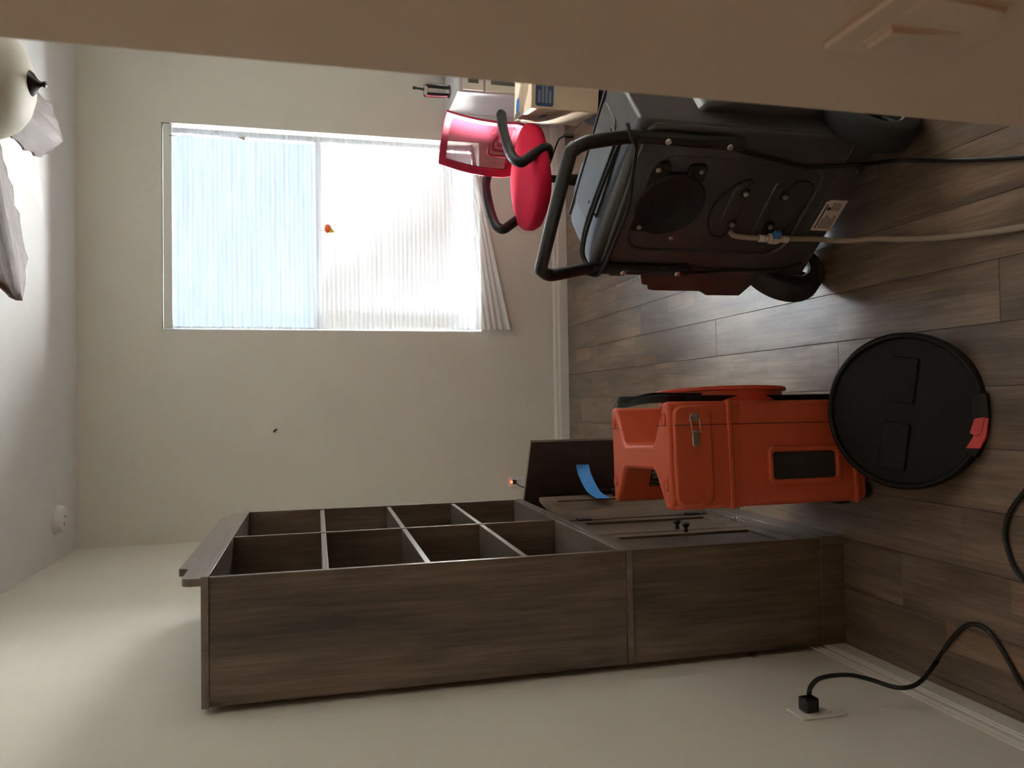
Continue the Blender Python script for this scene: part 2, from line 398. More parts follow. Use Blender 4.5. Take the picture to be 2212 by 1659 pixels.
# window: vinyl frame, two sashes, meeting rail, panes
win = bpy.data.objects.new('window_1', None); COL.objects.link(win); win.location = ((WX0 + WX1) / 2, YB, WZ0); struct(win)
wl = Vector(win.location)
def wbox(name, lo, hi, mat, parent=win, bevel=.002):
    o = MB().box(tuple(Vector(lo) - wl), tuple(Vector(hi) - wl)).obj(name, mat, parent, bevel=bevel); return o
fy0, fy1 = YB + .085, YB + .135
wbox('frame_rail', (WX0, fy0, WZ0), (WX1, fy1, WZ0 + .03), 'vinyl'); wbox('frame_rail', (WX0, fy0, WZ1 - .03), (WX1, fy1, WZ1), 'vinyl')
wbox('frame_stile', (WX0, fy0, WZ0 + .03), (WX0 + .025, fy1, WZ1 - .03), 'vinyl'); wbox('frame_stile', (WX1 - .025, fy0, WZ0 + .03), (WX1, fy1, WZ1 - .03), 'vinyl')
wbox('meeting_rail', (WX0 + .025, fy0 - .005, 1.468), (WX1 - .025, fy1 - .01, 1.502), 'vinyl')
wbox('pane', (WX0 + .025, fy0 + .02, 1.502), (WX1 - .025, fy0 + .024, WZ1 - .03), 'glass', bevel=0)
wbox('pane', (WX0 + .025, fy0 + .02, WZ0 + .03), (WX1 - .025, fy0 + .024, 1.468), 'glass', bevel=0)
wbox('window_sill', (WX0 + .001, YB - .004, WZ0 + .0), (WX1 - .001, fy0, WZ0 + .012), 'trim')

# outdoors: patio slab and a stucco garden wall
struct(MB().box((-8, YB + T + .01, -.25), (12, 16, -.06)).obj('ground', 'patio', smooth=0))
gw = MB().box((-8, 9.6, -.06), (12, 9.8, 1.46)); gw.box((-8, 9.57, 1.46), (12, 9.83, 1.52))
struct(gw.obj('trim_2', 'stucco', smooth=0)).name = 'wall_garden'

# ------------------------------------------------------------------ pleated window shade
sh = thing('pleated_blind', 'white pleated fabric window blind glowing with daylight, its hem hanging crooked below the sill', 'window blind', (1.0, YB, 0))
SX0, SX1 = .437, 1.548
fab = MB(); rows = []
ZT, PIT = 2.268, .0236
NP = 70
def zrow(i, x):
    z = ZT - PIT * i / 1.0
    return z
nz = 2 * NP
zb_left, zb_right = .385, .60
XN = 8
grid = []
for i in range(nz + 1):
    f = i / nz; row = []
    for j in range(XN + 1):
        x = SX0 + (SX1 - SX0) * j / XN
        zend = zb_left + (zb_right - zb_left) * j / XN
        w = max(0, (f - .80) / .20)
        z_reg = ZT - (ZT - .47) * f
        z = z_reg + (zend - .47) * w * w
        ff = max(0, min(1, (.80 - z) / .27)) ** 2
        y = YB + .016 - .052 * ff + (.0042 if i % 2 else -.0042)
        row.append((x - 1.0, y - YB, z))
    grid.append(row)
vs = [p for r in grid for p in r]; q = XN + 1
fs = [(i * q + j, i * q + j + 1, (i + 1) * q + j + 1, (i + 1) * q + j) for i in range(nz) for j in range(XN)]
fab.add(vs, fs).obj('fabric', 'shade', sh, smooth=0)
MB().box((WX0 + .006 - 1, .0, 2.268), (WX1 - .006 - 1, .045, 2.312)).obj('headrail', 'white_pl', sh, bevel=.004)
e0, e1 = Vector(grid[-1][0]), Vector(grid[-1][-1])
MB().tube([e0 + Vector((0, 0, -.006)), e1 + Vector((0, 0, -.006))], .011, 8, flat=1.0).obj('bottom_rail', 'white_pl', sh)
cx = at(372, 292, y=YB - .02)
pc = [cx - Vector((1, YB, 0)), at(440, 294, y=YB - .02) - Vector((1, YB, 0)), at(521, 298, y=YB - .02) - Vector((1, YB, 0))]
MB().tube(spline(pc, 6), .0018, 6).obj('pull_cord', 'grey', sh)
MB().lathe([(.002, .02), (.006, .005), (.011, -.018), (.009, -.022)], 12, Matrix.Translation(pc[-1])).obj('cord_tassel', 'cream', sh)
MB().lathe([(.006, .0), (.008, .01), (.005, .02)], 10, Matrix.Translation(pc[0])).obj('cord_lock', 'white_pl', sh)

# little orange ornament on the shade
pt = at(708, 494, y=YB - .012)
orn = thing('window_ornament', 'tiny orange and yellow ornament stuck to the middle of the window blind', 'ornament', pt)
MB().ball((0, 0, 0), (.026, .010, .019)).obj('body', 'orangetoy', orn)
MB().prism([(-.026, -.012), (-.020, -.040), (-.012, -.034), (.006, -.018), (-.004, -.008)], -.006, .002, 'y').obj('wing', 'yellow', orn, bevel=.001)
MB().tube([(-.01, 0, .012), (-.014, -.004, .03), (-.010, -.004, .04)], .0016, 6).obj('leg', 'grey', orn)
MB().tube([(-.02, 0, .004), (-.036, -.004, .004), (-.040, -.004, .000)], .0016, 6).obj('leg', 'grey', orn)
MB().tube([(.01, 0, -.016), (.022, -.004, -.036), (.024, -.004, -.046)], .0016, 6).obj('leg', 'grey', orn)

# ------------------------------------------------------------------ base cabinet and hutch
BX0, BX1, BY0, BY1 = -.722, -.411, 2.02, 3.225
bc = thing('base_cabinet', 'grey-brown wood base cabinet, near doors shut and far doors standing open', 'cabinet', ((BX0 + BX1) / 2, (BY0 + BY1) / 2, 0))
bl = Vector(bc.location)
def cb(name, lo, hi, mat, parent=bc, bevel=.0012):
    return MB().box(tuple(Vector(lo) - bl), tuple(Vector(hi) - bl)).obj(name, mat, parent, bevel=bevel)
ZL = .686
cb('side_panel', (BX0, BY0, .078), (BX1, BY0 + .018, ZL - .017), 'shelf_wood')
cb('side_panel', (BX0, BY1 - .018, .078), (BX1, BY1, ZL - .017), 'shelf_wood')
cb('top_panel', (BX0 - .0, BY0 - .004, ZL - .017), (BX1 + .002, BY1 + .004, ZL), 'shelf_wood_y')
cb('bottom_panel', (BX0, BY0 + .018, .078), (BX1, BY1 - .018, .096), 'shelf_wood_y')
cb('divider', (BX0 + .005, 2.643, .096), (BX1 - .02, 2.661, ZL - .017), 'shelf_dark')
cb('back_panel', (BX0, BY0 + .018, .096), (BX0 + .005, BY1 - .018, ZL - .017), 'shelf_dark')
cb('plinth_board', (BX1 - .02, BY0 - .004, 0), (BX1 + .004, BY1 + .004, .078), 'shelf_wood_y')
cb('plinth_board', (BX0, BY0 - .004, 0), (BX1 - .02, BY0 + .016, .078), 'shelf_wood')
cb('plinth_board', (BX0, BY1 - .016, 0), (BX1 - .02, BY1 + .004, .078), 'shelf_wood')
DW, DZ0, DZ1 = .298, .100, .664
def door(hy, sgn, ang, knob=True):
    """hinge at y=hy; SGN +1 leaf runs towards +y when shut; ANG opens it"""
    o = MB()
    L = DW; fr = .055; t = .018; rc = .007
    def B(y0, y1, z0, z1, x0, x1): o.box((x0, min(sgn * y0, sgn * y1), z0), (x1, max(sgn * y0, sgn * y1), z1))
    # frame with recessed panel, one closed solid: outer slab + stiles and rails proud of it
    out = [(0, DZ0), (L, DZ0), (L, DZ1), (0, DZ1)]; inn = [(fr, DZ0 + fr), (L - fr, DZ0 + fr), (L - fr, DZ1 - fr), (fr, DZ1 - fr)]
    vs = [(0, sgn * y, z) for y, z in out] + [(0, sgn * y, z) for y, z in inn] + [(-rc, sgn * y, z) for y, z in inn]
    vs += [(-t, sgn * y, z) for y, z in out] + [(-t, sgn * y, z) for y, z in inn] + [(-t + .004, sgn * y, z) for y, z in inn]
    fs = []
    for i in range(4):
        j = (i + 1) % 4
        fs += [(i, j, 4 + j, 4 + i), (4 + i, 4 + j, 8 + j, 8 + i), (12 + i, 16 + i, 16 + j, 12 + j), (16 + i, 20 + i, 20 + j, 16 + j), (i, 12 + i, 12 + j, j)]
    fs += [(8, 9, 10, 11), (20, 23, 22, 21)]
    o.add(vs, fs)
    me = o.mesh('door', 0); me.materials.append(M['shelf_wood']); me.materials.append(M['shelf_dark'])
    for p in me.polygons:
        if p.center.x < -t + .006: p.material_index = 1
    d = bpy.data.objects.new('door', me); COL.objects.link(d); d.parent = bc
    d.location = (BX1 - .012 - bl.x, hy - bl.y, 0); d.rotation_euler = (0, 0, ang)
    for z in (.585, .165):
        MB().box((-.012, -.006, z - .026), (.006, .006, z + .026)).obj('hinge', 'bronze', d, bevel=.002)
    if knob:
        MB().lathe([(.008, 0), (.006, .008), (.005, .013), (.011, .019), (.013, .024), (.010, .029), (.001, .031)], 16,
                   basis((0, sgn * (L - .028), .362), (0, 1, 0), (0, 0, 1), (1, 0, 0))).obj('knob', 'bronze', d)
    return d
door(BY0 + .020, 1, 0); door(2.642, -1, 0)
door(2.664, 1, -math.radians(9.8)); door(BY1 - .012, -1, math.radians(64))

hu = thing('bookshelf_hutch', 'tall grey-brown open bookshelf with eight cubbies standing on the base cabinet', 'bookshelf', ((BX0 + BX1) / 2, (BY0 + BY1) / 2, ZL))
hl = Vector(hu.location)
def hb(name, lo, hi, mat, bevel=.0012):
    return MB().box(tuple(Vector(lo) - hl), tuple(Vector(hi) - hl)).obj(name, mat, hu, bevel=bevel)
ZT2 = 1.782
hb('side_panel', (BX0, BY0, ZL + .001), (BX1, BY0 + .016, ZT2 - .018), 'shelf_wood')
hb('side_panel', (BX0, BY1 - .016, ZL + .001), (BX1, BY1, ZT2 - .018), 'shelf_wood')
hb('bottom_panel', (BX0, BY0 + .016, ZL + .001), (BX1 - .001, BY1 - .016, ZL + .017), 'shelf_wood_y')
hb('top_panel', (BX0 - .002, BY0 - .004, ZT2 - .018), (BX1 + .003, BY1 + .004, ZT2), 'shelf_wood_y')
hb('back_panel', (BX0, BY0 + .016, ZL + .017), (BX0 + .005, BY1 - .016, ZT2 - .018), 'shelf_dark')
hb('divider', (BX0 + .005, 2.628, ZL + .017), (BX1 - .002, 2.644, ZT2 - .018), 'shelf_wood')
for z in (1.497, 1.236, .973):
    hb('shelf', (BX0 + .005, BY0 + .016, z - .016), (BX1 - .004, 2.628, z), 'shelf_wood_y')
    hb('shelf', (BX0 + .005, 2.644, z - .016), (BX1 - .004, BY1 - .016, z), 'shelf_wood_y')
def crest():
    h0, h1 = .046, .070
    half = [(0, 0), (0, h0 - .022)] + [(.022 - .022 * math.cos(a), h0 - .022 + .022 * math.sin(a)) for a in (PI / 8, PI / 4, 3 * PI / 8, PI / 2)]
    half += [(.115, h0), (.125, h0 + .002), (.132, h0 + .010), (.132, h1)]
    L = BY1 - BY0
    return half + [(L - y, z) for y, z in reversed(half)]
MB().prism([(y + BY0 - hl.y, z + ZT2 - hl.z) for y, z in crest()], BX1 - .020 - hl.x, BX1 - .001 - hl.x, 'x').obj('crest_board', 'shelf_wood_y', hu, bevel=.001)

# little screws on the cabinet's ledge
rng = random.Random(3)
for i in range(9):
    y = 2.40 + .024 * i + rng.uniform(-.006, .006); x = BX1 - .0105 + rng.uniform(-.004, .006); rz = rng.uniform(0, PI)
    sc = MB().lathe([(.0034, 0), (.0034, .0014), (.0016, .0028), (.0016, .014), (.0002, .018)], 8, basis((0, 0, .0034), (0, 1, 0), (0, 0, 1), (1, 0, 0))).obj('screw', 'steel')
    sc.location = (x, y, .096); sc.rotation_euler = (0, 0, rz)
    tag(sc, 'small shiny screw lying on the ledge under the shut cabinet doors', 'screw', 'loose screws on the cabinet ledge')
# teal folder inside the open bay
tf = thing('folder', 'teal folder standing inside the open far bay of the base cabinet', 'folder', (-.54, 3.12, .0965))
MB().box((-.10, -.012, 0), (.09, -.009, .54)).obj('cover', 'teal', tf, bevel=.001)
MB().box((-.10, .004, 0), (.09, .007, .52)).obj('cover', 'teal', tf, bevel=.001)
MB().box((-.095, -.009, .005), (.08, .004, .50)).obj('pages', 'paper', tf)
# blue tape from the open far door down to the nearer open door
a = Vector((-.262, 3.045, .0)); tp = [at(1258, 1004, y=3.10), at(1262, 1022, y=3.06), at(1272, 1045, y=3.0), at(1284, 1064, y=2.93), at(1303, 1078, y=2.83)]
tp[-1].x = max(tp[-1].x, -.372); tp[-2].x = max(tp[-2].x, -.36)
tpp = spline(tp, 6); mbt = MB(); vs = []
for p in tpp:
    w = Vector((.0, .012, .024)); vs += [p - w, p + w, p + w + Vector((.0008, -.0008, 0)), p - w + Vector((.0008, -.0008, 0))]
fs = []
for i in range(len(tpp) - 1):
    k0 = i * 4
    fs += [(k0, k0 + 1, k0 + 5, k0 + 4), (k0 + 3, k0 + 7, k0 + 6, k0 + 2), (k0 + 1, k0 + 2, k0 + 6, k0 + 5), (k0, k0 + 4, k0 + 7, k0 + 3)]
fs += [(0, 3, 2, 1), tuple(len(vs) - 4 + i for i in range(4))]
tag(mbt.add(vs, fs).obj('tape_strip', 'bluetape'), 'strip of blue painter tape hanging between the two open cabinet doors', 'tape')

# ------------------------------------------------------------------ orange air scrubber
AX, AY, ARZ = -.288, 1.875, math.radians(3.0)
ac = thing('air_scrubber', 'orange moulded plastic air scrubber with carry handle and steel latch', 'air scrubber', (AX, AY, 0), ARZ)
AW, AD, AH = .285, .40, .618
body = MB().prism(rrect(0, 0, AW, AD, .028, 5), .022, .435)
bo = body.obj('body', 'orange', ac, bevel=.014, seg=4)
H = [(0, 0), (AW, 0), (AW, .030), (.245, .052), (.185, .088), (.172, .105), (.172, .30), (.185, .315), (.245, .345), (AW, .365), (AW, AD), (0, AD),
     (0, .365), (.035, .345), (.090, .315), (.103, .30), (.103, .105), (.090, .088), (.035, .052), (0, .030)]
MB().prism(H, .40, AH).obj('carry_handle', 'orange', ac, bevel=.010, seg=4)
# raised pad, belt, vent frame and foot band on the near side; seam line around
MB().prism(rrect(.008, .494, AW - .010, .605, .030), -.009, .01, 'y').obj('side_pad', 'orange', ac, bevel=.007, seg=3)
MB().prism(rrect(-.003, .432, AW + .003, .447, .006), -.0055, .012, 'y').obj('belt_ridge', 'orange', ac, bevel=.004, seg=3)
MB().prism(rrect(-.003, .05, AW + .003, .066, .006), -.0055, .012, 'y').obj('belt_ridge', 'orange', ac, bevel=.004, seg=3)
of, inn = rrect(.056, .112, .158, .332, .016), rrect(.070, .124, .144, .320, .010)
vf = MB(); n = len(of)
vs = [(x, .004, z) for x, z in of] + [(x, -.012, z) for x, z in of] + [(x, -.012, z) for x, z in inn] + [(x, .004, z) for x, z in inn]
fs = []
for i in range(n):
    j = (i + 1) % n
    fs += [(i, j, n + j, n + i), (n + i, n + j, 2 * n + j, 2 * n + i), (2 * n + i, 2 * n + j, 3 * n + j, 3 * n + i), (3 * n + i, 3 * n + j, j, i)]
vf.add(vs, fs).obj('outlet_frame', 'orange', ac, bevel=.003, seg=2)
MB().prism(rrect(.071, .125, .143, .319, .009), -.003, .002, 'y').obj('outlet_screen', 'ink', ac)
seam = MB(); seam.tube([(.222, -.0005, .028), (.222, -.0005, .49)], .0011, 6)
seam.obj('seam', 'ink', ac)
MB().tube([(.222, -.0092, .497), (.222, -.0092, .603)], .0010, 6).obj('seam', 'ink', ac)
MB().tube([(.222, .006, AH + .0002), (.222, .066, AH + .0002)], .0010, 6).obj('seam', 'ink', ac)
MB().tube([(.222, .335, AH + .0002), (.222, .394, AH + .0002)], .0010, 6).obj('seam', 'ink', ac)
for i, (x, d) in enumerate(((.066, .022), (.240, .022), (.066, .378), (.240, .378))):
    MB().lathe([(.0185, AH - .002), (.0175, AH + .003), (.0155, AH + .0034), (.0145, AH + .0008), (.001, AH + .0006)], 24, Matrix.Translation((x, d, 0)) @ Matrix.Scale(.75, 4, (0, 1, 0))).obj('boss', 'orange', ac)
for x, y in ((.03, .03), (AW - .03, .03), (.03, AD - .03), (AW - .03, AD - .03)):
    MB().lathe([(.020, 0), (.022, .004), (.022, .026)], 16, Matrix.Translation((x, y, 0))).obj('rubber_foot', 'rubber', ac)
MB().box((-.010, .05, .045), (.004, .09, .075)).obj('side_bumper', 'rubber', ac, bevel=.003)
MB().box((-.008, .30, .42), (.004, .35, .45)).obj('side_bumper', 'rubber', ac, bevel=.003)
lt = MB().prism(rrect(.166, .536, .208, .556, .008), -.0165, -.009, 'y').obj('latch', 'steel', ac, bevel=.0015)
MB().prism([(.232, .531), (.250, .534), (.254, .546), (.250, .558), (.232, .561)], -.0115, -.008, 'y').obj('latch_plate', 'steel', lt, bevel=.001)
MB().tube([(.238, -.012, .533), (.214, -.017, .534), (.202, -.018, .533), (.202, -.018, .559), (.214, -.017, .558), (.238, -.012, .559)], .0014, 6).obj('latch_wire', 'steel', lt)
for z in (.541, .551): MB().ball((.246, -.012, z), .0028, 8, 5).obj('rivet', 'steel', lt)
# round filter flange on the right end, strap and buckle
FL = basis((AW - .004, .20, .355), (0, 1, 0), (0, 0, 1), (1, 0, 0))
MB().lathe([(.176, 0), (.176, .034), (.186, .036), (.188, .042), (.184, .046), (.150, .046), (.148, .030), (.02, .028)], 48, FL).obj('filter_flange', 'orange2', ac)
def ribbon(pts, w, t, wdir):
    mb = MB(); vs = []; fs = []; wv = Vector(wdir) * w / 2
    P = [Vector(p) for p in pts]
    for i, p in enumerate(P):
        tg = (P[min(i + 1, len(P) - 1)] - P[max(i - 1, 0)]).normalized(); nn = tg.cross(Vector(wdir)).normalized() * t / 2
        vs += [p - wv - nn, p + wv - nn, p + wv + nn, p - wv + nn]
    for i in range(len(P) - 1):
        for e in range(4): fs.append((i * 4 + e, i * 4 + (e + 1) % 4, i * 4 + 4 + (e + 1) % 4, i * 4 + 4 + e))
    fs += [(0, 3, 2, 1), tuple(len(vs) - 4 + e for e in range(4))]
    return mb.add(vs, fs)
st = ribbon(spline([(AW + .006, .05, .06), (AW + .005, .045, .25), (AW + .006, .04, .45), (AW + .008, .04, .56), (AW + .010, .06, .618), (AW + .008, .12, .64), (AW + .004, .20, .648), (AW + .008, .245, .655)], 5), .030, .0030, (.62, -.78, .0)).obj('strap', 'black', ac)
ribbon(spline([(AW + .014, .04, .50), (AW + .016, .05, .585), (AW + .020, .09, .628), (AW + .015, .16, .645), (AW + .018, .22, .662), (AW + .009, .27, .655)], 5), .026, .0028, (.62, -.78, .0)).obj('strap_end', 'black', st)
MB().box((AW + .004, .024, .500), (AW + .019, .064, .545)).obj('buckle', 'black', st, bevel=.004)
# black maker's label in the left well of the handle
# stuck to the far wall of the well and turned a quarter: its text runs downwards
LB = basis((.0460, .3368, .529), (0, 0, -1), (.878, -.479, 0), (-.479, -.878, 0))
lab = MB().box((0, 0, -.012), (.075, .060, .0012), LB).obj('label', 'labelblack', ac)
def onlab(x, y): return LB @ Matrix.Translation((x, y, .0014))
lettering('lettering', 'Pure', .0165, 'labelprint', lab, onlab(.002, .040))
lettering('lettering', 'Pro S', .0165, 'labelprint', lab, onlab(.007, .0255))
lettering('lettering', 'w w w', .006, 'labelprint', lab, onlab(.004, .003))
MB().tube([LB @ Vector((.001 + .073 * t, .021 - .010 * math.sin(PI * (.1 + .6 * t)), .0014)) for t in [i / 12 for i in range(13)]], .0012, 5, flat=.3).obj('swoosh', 'labelprint', lab)

# ------------------------------------------------------------------ black round lid leaning on the scrubber
LR = .197
base = Vector((-.036, 1.488, .002)); topv = Vector((-.036, 1.853, .172)); ax = (topv - base).normalized()
nrm = Vector((0, -ax.z, ax.y)).normalized()
lid = thing('bin_lid', 'round black plastic lid with red tape leaning against the orange air scrubber', 'lid', base)
LM = basis(ax * LR, (1, 0, 0), ax, nrm)   # local x right, y up the slope, z out of the face
R2 = Matrix.Rotation(math.radians(-9), 4, 'Z')
MB().lathe([(LR, -.020), (LR, -.002), (LR - .006, .004), (LR - .012, .003), (LR - .016, -.006), (LR - .026, -.004), (.150, .000), (.120, .004), (.001, .004)], 64, LM).obj('disc', 'lid', lid)
for pl, nm in ((rrect(-.046, .030, .044, .148, .008), 'grip'), (rrect(-.044, -.148, .046, -.032, .008), 'grip')):
    pass
MB().prism(rrect(.020, -.034, .135, .034, .007), .000, .011, 'z', LM @ R2 @ Matrix.Translation((.0, .004, 0))).obj('grip', 'lid', lid, bevel=.003)
MB().prism(rrect(-.150, -.034, -.030, .034, .007), .000, .011, 'z', LM @ R2 @ Matrix.Translation((.0, .004, 0))).obj('grip', 'lid', lid, bevel=.003)
def arcpatch(r0, r1, a0, a1, z0, z1, n=8):
    poly = [(r1 * math.cos(a0 + (a1 - a0) * i / n), r1 * math.sin(a0 + (a1 - a0) * i / n)) for i in range(n + 1)]
    poly += [(r0 * math.cos(a1 + (a0 - a1) * i / n), r0 * math.sin(a1 + (a0 - a1) * i / n)) for i in range(n + 1)]
    return poly
MB().prism(arcpatch(LR - .030, LR + .006, math.radians(-123), math.radians(-78), 0, 0), -.018, .010, 'z', LM).obj('latch_tab', 'lid', lid, bevel=.003)
MB().prism([(-.060, -.176), (-.052, -.160), (-.018, -.172), (-.014, -.196), (-.052, -.186)], .006, .013, 'z', LM).obj('tape', 'redtape', lid, bevel=.002)
MB().prism([(-.088, -.150), (-.062, -.166), (-.020, -.180), (-.016, -.202), (-.060, -.196), (-.088, -.182)], .004, .0115, 'z', LM).obj('tape', 'redtape', lid, bevel=.002)

# ------------------------------------------------------------------ dehumidifier
DE = Vector((.624, -.781, 0)).normalized(); DN = Vector((.781, .624, 0)).normalized(); DL = Vector((.368, 2.014, 0)) + DN * .022
drz = math.atan2(DE.y, DE.x)
# local frame: x along the near face (0 at its left bolt line, .41 right), y into the body, z up
dh = thing('dehumidifier', 'charcoal wheeled dehumidifier with tube handle standing right of the orange scrubber', 'dehumidifier', DL, drz)
X0, X1, Z0, Z1, DD = -.028, .438, .105, .765, .40
sec = [(0, Z0), (0, Z1 - .012), (.012, Z1), (.20, Z1 + .012), (.265, Z1 + .004), (DD, Z1 - .17), (DD, Z0 + .05), (DD - .05, Z0)]
prof = MB().prism([(d, z) for d, z in sec], X0 + .0, X1, 'x')
prof.obj('body', 'dehum', dh, bevel=.012, seg=3)
def fprism(poly, y0, y1, name, mat, parent=dh, bevel=0, seg=2):
    return MB().prism(poly, y0, y1, 'y').obj(name, mat, parent, bevel=bevel, seg=seg)
# raised border around the recessed middle of the near face
def ringprism(outer, inner, y0, y1):
    mb = MB(); n = len(outer)
    vs = [(x, y1, z) for x, z in outer] + [(x, y0, z) for x, z in outer] + [(x, y0, z) for x, z in inner] + [(x, y1, z) for x, z in inner]
    fs = []
    for i in range(n):
        j = (i + 1) % n
        fs += [(i, j, n + j, n + i), (n + i, n + j, 2 * n + j, 2 * n + i), (2 * n + i, 2 * n + j, 3 * n + j, 3 * n + i), (3 * n + i, 3 * n + j, j, i)]
    return mb.add(vs, fs)
Zb = .10
ringprism(rrect(X0 + .004, Z0 + .072, X1 - .004, Z1 - .02, .03), rrect(.055, Zb + .115, .350, Zb + .595, .06), -.011, .012).obj('face_border', 'dehum', dh, bevel=.007, seg=3)
fprism(rrect(X0 + .004, Z0 + .002, X1 - .004, Z0 + .075, .012), -.009, .012, 'skirt_panel', 'dehum', bevel=.004)
# round vent cover with square lugs
vc = MB(); vx, vz = .206, Zb + .512
lug = rrect(vx - .085, vz - .062, vx + .125, vz + .090, .016)
MB().prism(rrect(vx - .090, vz + .02, vx + .03, vz + .083, .014), -.010, .006, 'y').obj('vent_lug', 'black', dh, bevel=.003)
MB().prism(rrect(vx + .07, vz - .066, vx + .124, vz - .016, .014), -.010, .006, 'y').obj('vent_lug', 'black', dh, bevel=.003)
MB().prism(rrect(vx + .045, vz + .035, vx + .124, vz + .090, .014), -.010, .006, 'y').obj('vent_lug', 'black', dh, bevel=.003)
VM = basis((vx, .004, vz), (1, 0, 0), (0, 0, 1), (0, -1, 0))
MB().lathe([(.096, 0), (.096, .014), (.090, .018), (.084, .016), (.001, .010)], 40, VM).obj('vent_cover', 'black', dh)
for i, r in enumerate((.025, .042, .059, .075)):
    MB().tube([VM @ Vector((r * math.cos(a), r * math.sin(a), .0135)) for a in [2 * PI * q / 32 for q in range(32)]], .0018, 6, closed=True).obj('vent_ring', 'black', dh)
def bolt(x, z, y=-.012, r=.0075, parent=dh, mat='steel'):
    MB().lathe([(r, 0), (r, .002), (r * .75, .0045), (.001, .005)], 12, basis((x, y, z), (1, 0, 0), (0, 0, 1), (0, -1, 0))).obj('bolt', mat, parent)
for x, z in ((.311, Zb + .580), (.313, Zb + .462), (.132, Zb + .574), (.10, Zb + .47)): bolt(x, z, -.010)
# four capped ports with cap leashes
caps = ((.254, Zb + .313), (.251, Zb + .195), (.153, Zb + .309), (.152, Zb + .192))
for x, z in caps:
    cp = MB().lathe([(.014, 0), (.014, .006), (.009, .008), (.009, .010)], 16, basis((x, .002, z), (1, 0, 0), (0, 0, 1), (0, -1, 0))).obj('port', 'black', dh)
    MB().lathe([(.0075, .008), (.007, .016), (.001, .018)], 12, basis((x, .002, z), (1, 0, 0), (0, 0, 1), (0, -1, 0))).obj('port_screw', 'steel', cp)
def leash(pts, name='leash', r=.0028):
    return MB().tube(spline([(x, -.003, z) for x, z in pts], 6), r, 6).obj(name, 'black', dh)
leash([(.262, Zb + .318), (.283, Zb + .305), (.292, Zb + .315), (.275, Zb + .345), (.235, Zb + .375), (.180, Zb + .385), (.125, Zb + .365), (.105, Zb + .335), (.112, Zb + .312), (.145, Zb + .306)])
leash([(.258, Zb + .19), (.285, Zb + .185), (.298, Zb + .165), (.29, Zb + .13), (.25, Zb + .115), (.19, Zb + .12), (.13, Zb + .14), (.108, Zb + .175), (.12, Zb + .185), (.145, Zb + .19)])
# softly raised pads between the ports
fprism(rrect(.115, Zb + .205, .29, Zb + .235, .012), -.003, .01, 'emboss', 'dehum', bevel=.004)
fprism(rrect(.135, Zb + .30, .275, Zb + .345, .020), -.003, .01, 'emboss', 'dehum', bevel=.004)
# rating label
rl = fprism([(.147, Zb + .002), (.250, Zb + .002), (.250, Zb + .052), (.243, Zb + .064), (.147, Zb + .064)], -.0105, -.008, 'rating_label', 'paper')
def strip(x0, x1, z, h): MB().box((x0, -.0108, Zb + z), (x1, -.0104, Zb + z + h)).obj('print_line', 'ink', rl)
strip(.155, .236, .054, .004)
for i in range(7): strip(.155, .190 + .012 * ((i * 3) % 4) / 3, .046 - .006 * i, .0022)
for i in range(4): strip(.215, .243 - .004 * (i % 2), .036 - .007 * i, .0022)
MB().lathe([(.006, 0), (.001, .0005)], 12, basis((.222, -.0106, Zb + .046), (1, 0, 0), (0, 0, 1), (0, -1, 0))).obj('print_mark', 'ink', rl)
bolt(.345, Zb + .03, -.009, .004, mat='dehum'); bolt(.05, Zb + .03, -.009, .004, mat='dehum')
# tube handle bolted to both edges of the near face, leaning back over the top
hp = [(.405, -.020, Zb + .392), (.405, -.020, Zb + .64), (.406, -.026, Zb + .69), (.408, -.058, Zb + .785), (.406, -.068, Zb + .812), (.394, -.075, Zb + .835), (.365, -.078, Zb + .844),
      (.06, -.078, Zb + .838), (.030, -.076, Zb + .832), (.010, -.070, Zb + .812), (.002, -.060, Zb + .785), (-.004, -.026, Zb + .69), (-.005, -.020, Zb + .64), (-.005, -.020, Zb + .385)]
hpp = spline(hp, 6)
hd = MB().tube(hpp, .0165, 16).obj('handle', 'blackmetal', dh)
for x, z in ((.407, .596), (.404, .433), (-.006, .584), (-.004, .422)): bolt(x, Zb + z, -.037, .0085, parent=hd)
# top deck: seam groove, recessed plate with four screws
MB().box((X0 + .006, .232, Z1 + .0085), (X1 - .006, .238, Z1 + .0125)).obj('top_seam', 'ink', dh)
tm = Matrix.Rotation(.064, 4, 'X')
MB().prism(rrect(.05, .112, .36, .215, .02), -.004, .0012, 'z', Matrix.Translation((0, 0, Z1 + .001)) @ tm).obj('deck_recess', 'dehum', dh, bevel=.001)
tpl = MB().prism(rrect(.10, .060, .34, .130, .006), -.004, .0028, 'z', Matrix.Translation((0, 0, Z1 + .001)) @ tm).obj('deck_plate', 'dehum', dh, bevel=.001)
for x, y in ((.108, .068), (.332, .068), (.108, .122), (.332, .122)):
    MB().lathe([(.004, .0028), (.0035, .0045), (.001, .005)], 10, Matrix.Translation((0, 0, Z1 + .001)) @ tm @ Matrix.Translation((x, y, 0))).obj('screw_head', 'black', tpl)
MB().prism(rrect(.03, .20, .16, .262, .03), -.01, .016, 'z', Matrix.Translation((0, 0, Z1 - .006))).obj('control_hump', 'dehum', dh, bevel=.006, seg=3)
# left side moulding that shows past the near face
MB().prism([(-.02, .615), (-.048, .607), (-.085, .591), (-.088, .572), (-.105, .566), (-.108, .545), (-.107, .402), (-.123, .372), (-.122, .262), (-.04, .225), (-.02, .22)], .004, .26, 'y').obj('side_moulding', 'dehum', dh, bevel=.003)
MB().prism(rrect(-.052, .655, -.02, .705, .006), .0, .06, 'y').obj('side_catch', 'dehum', dh, bevel=.003)
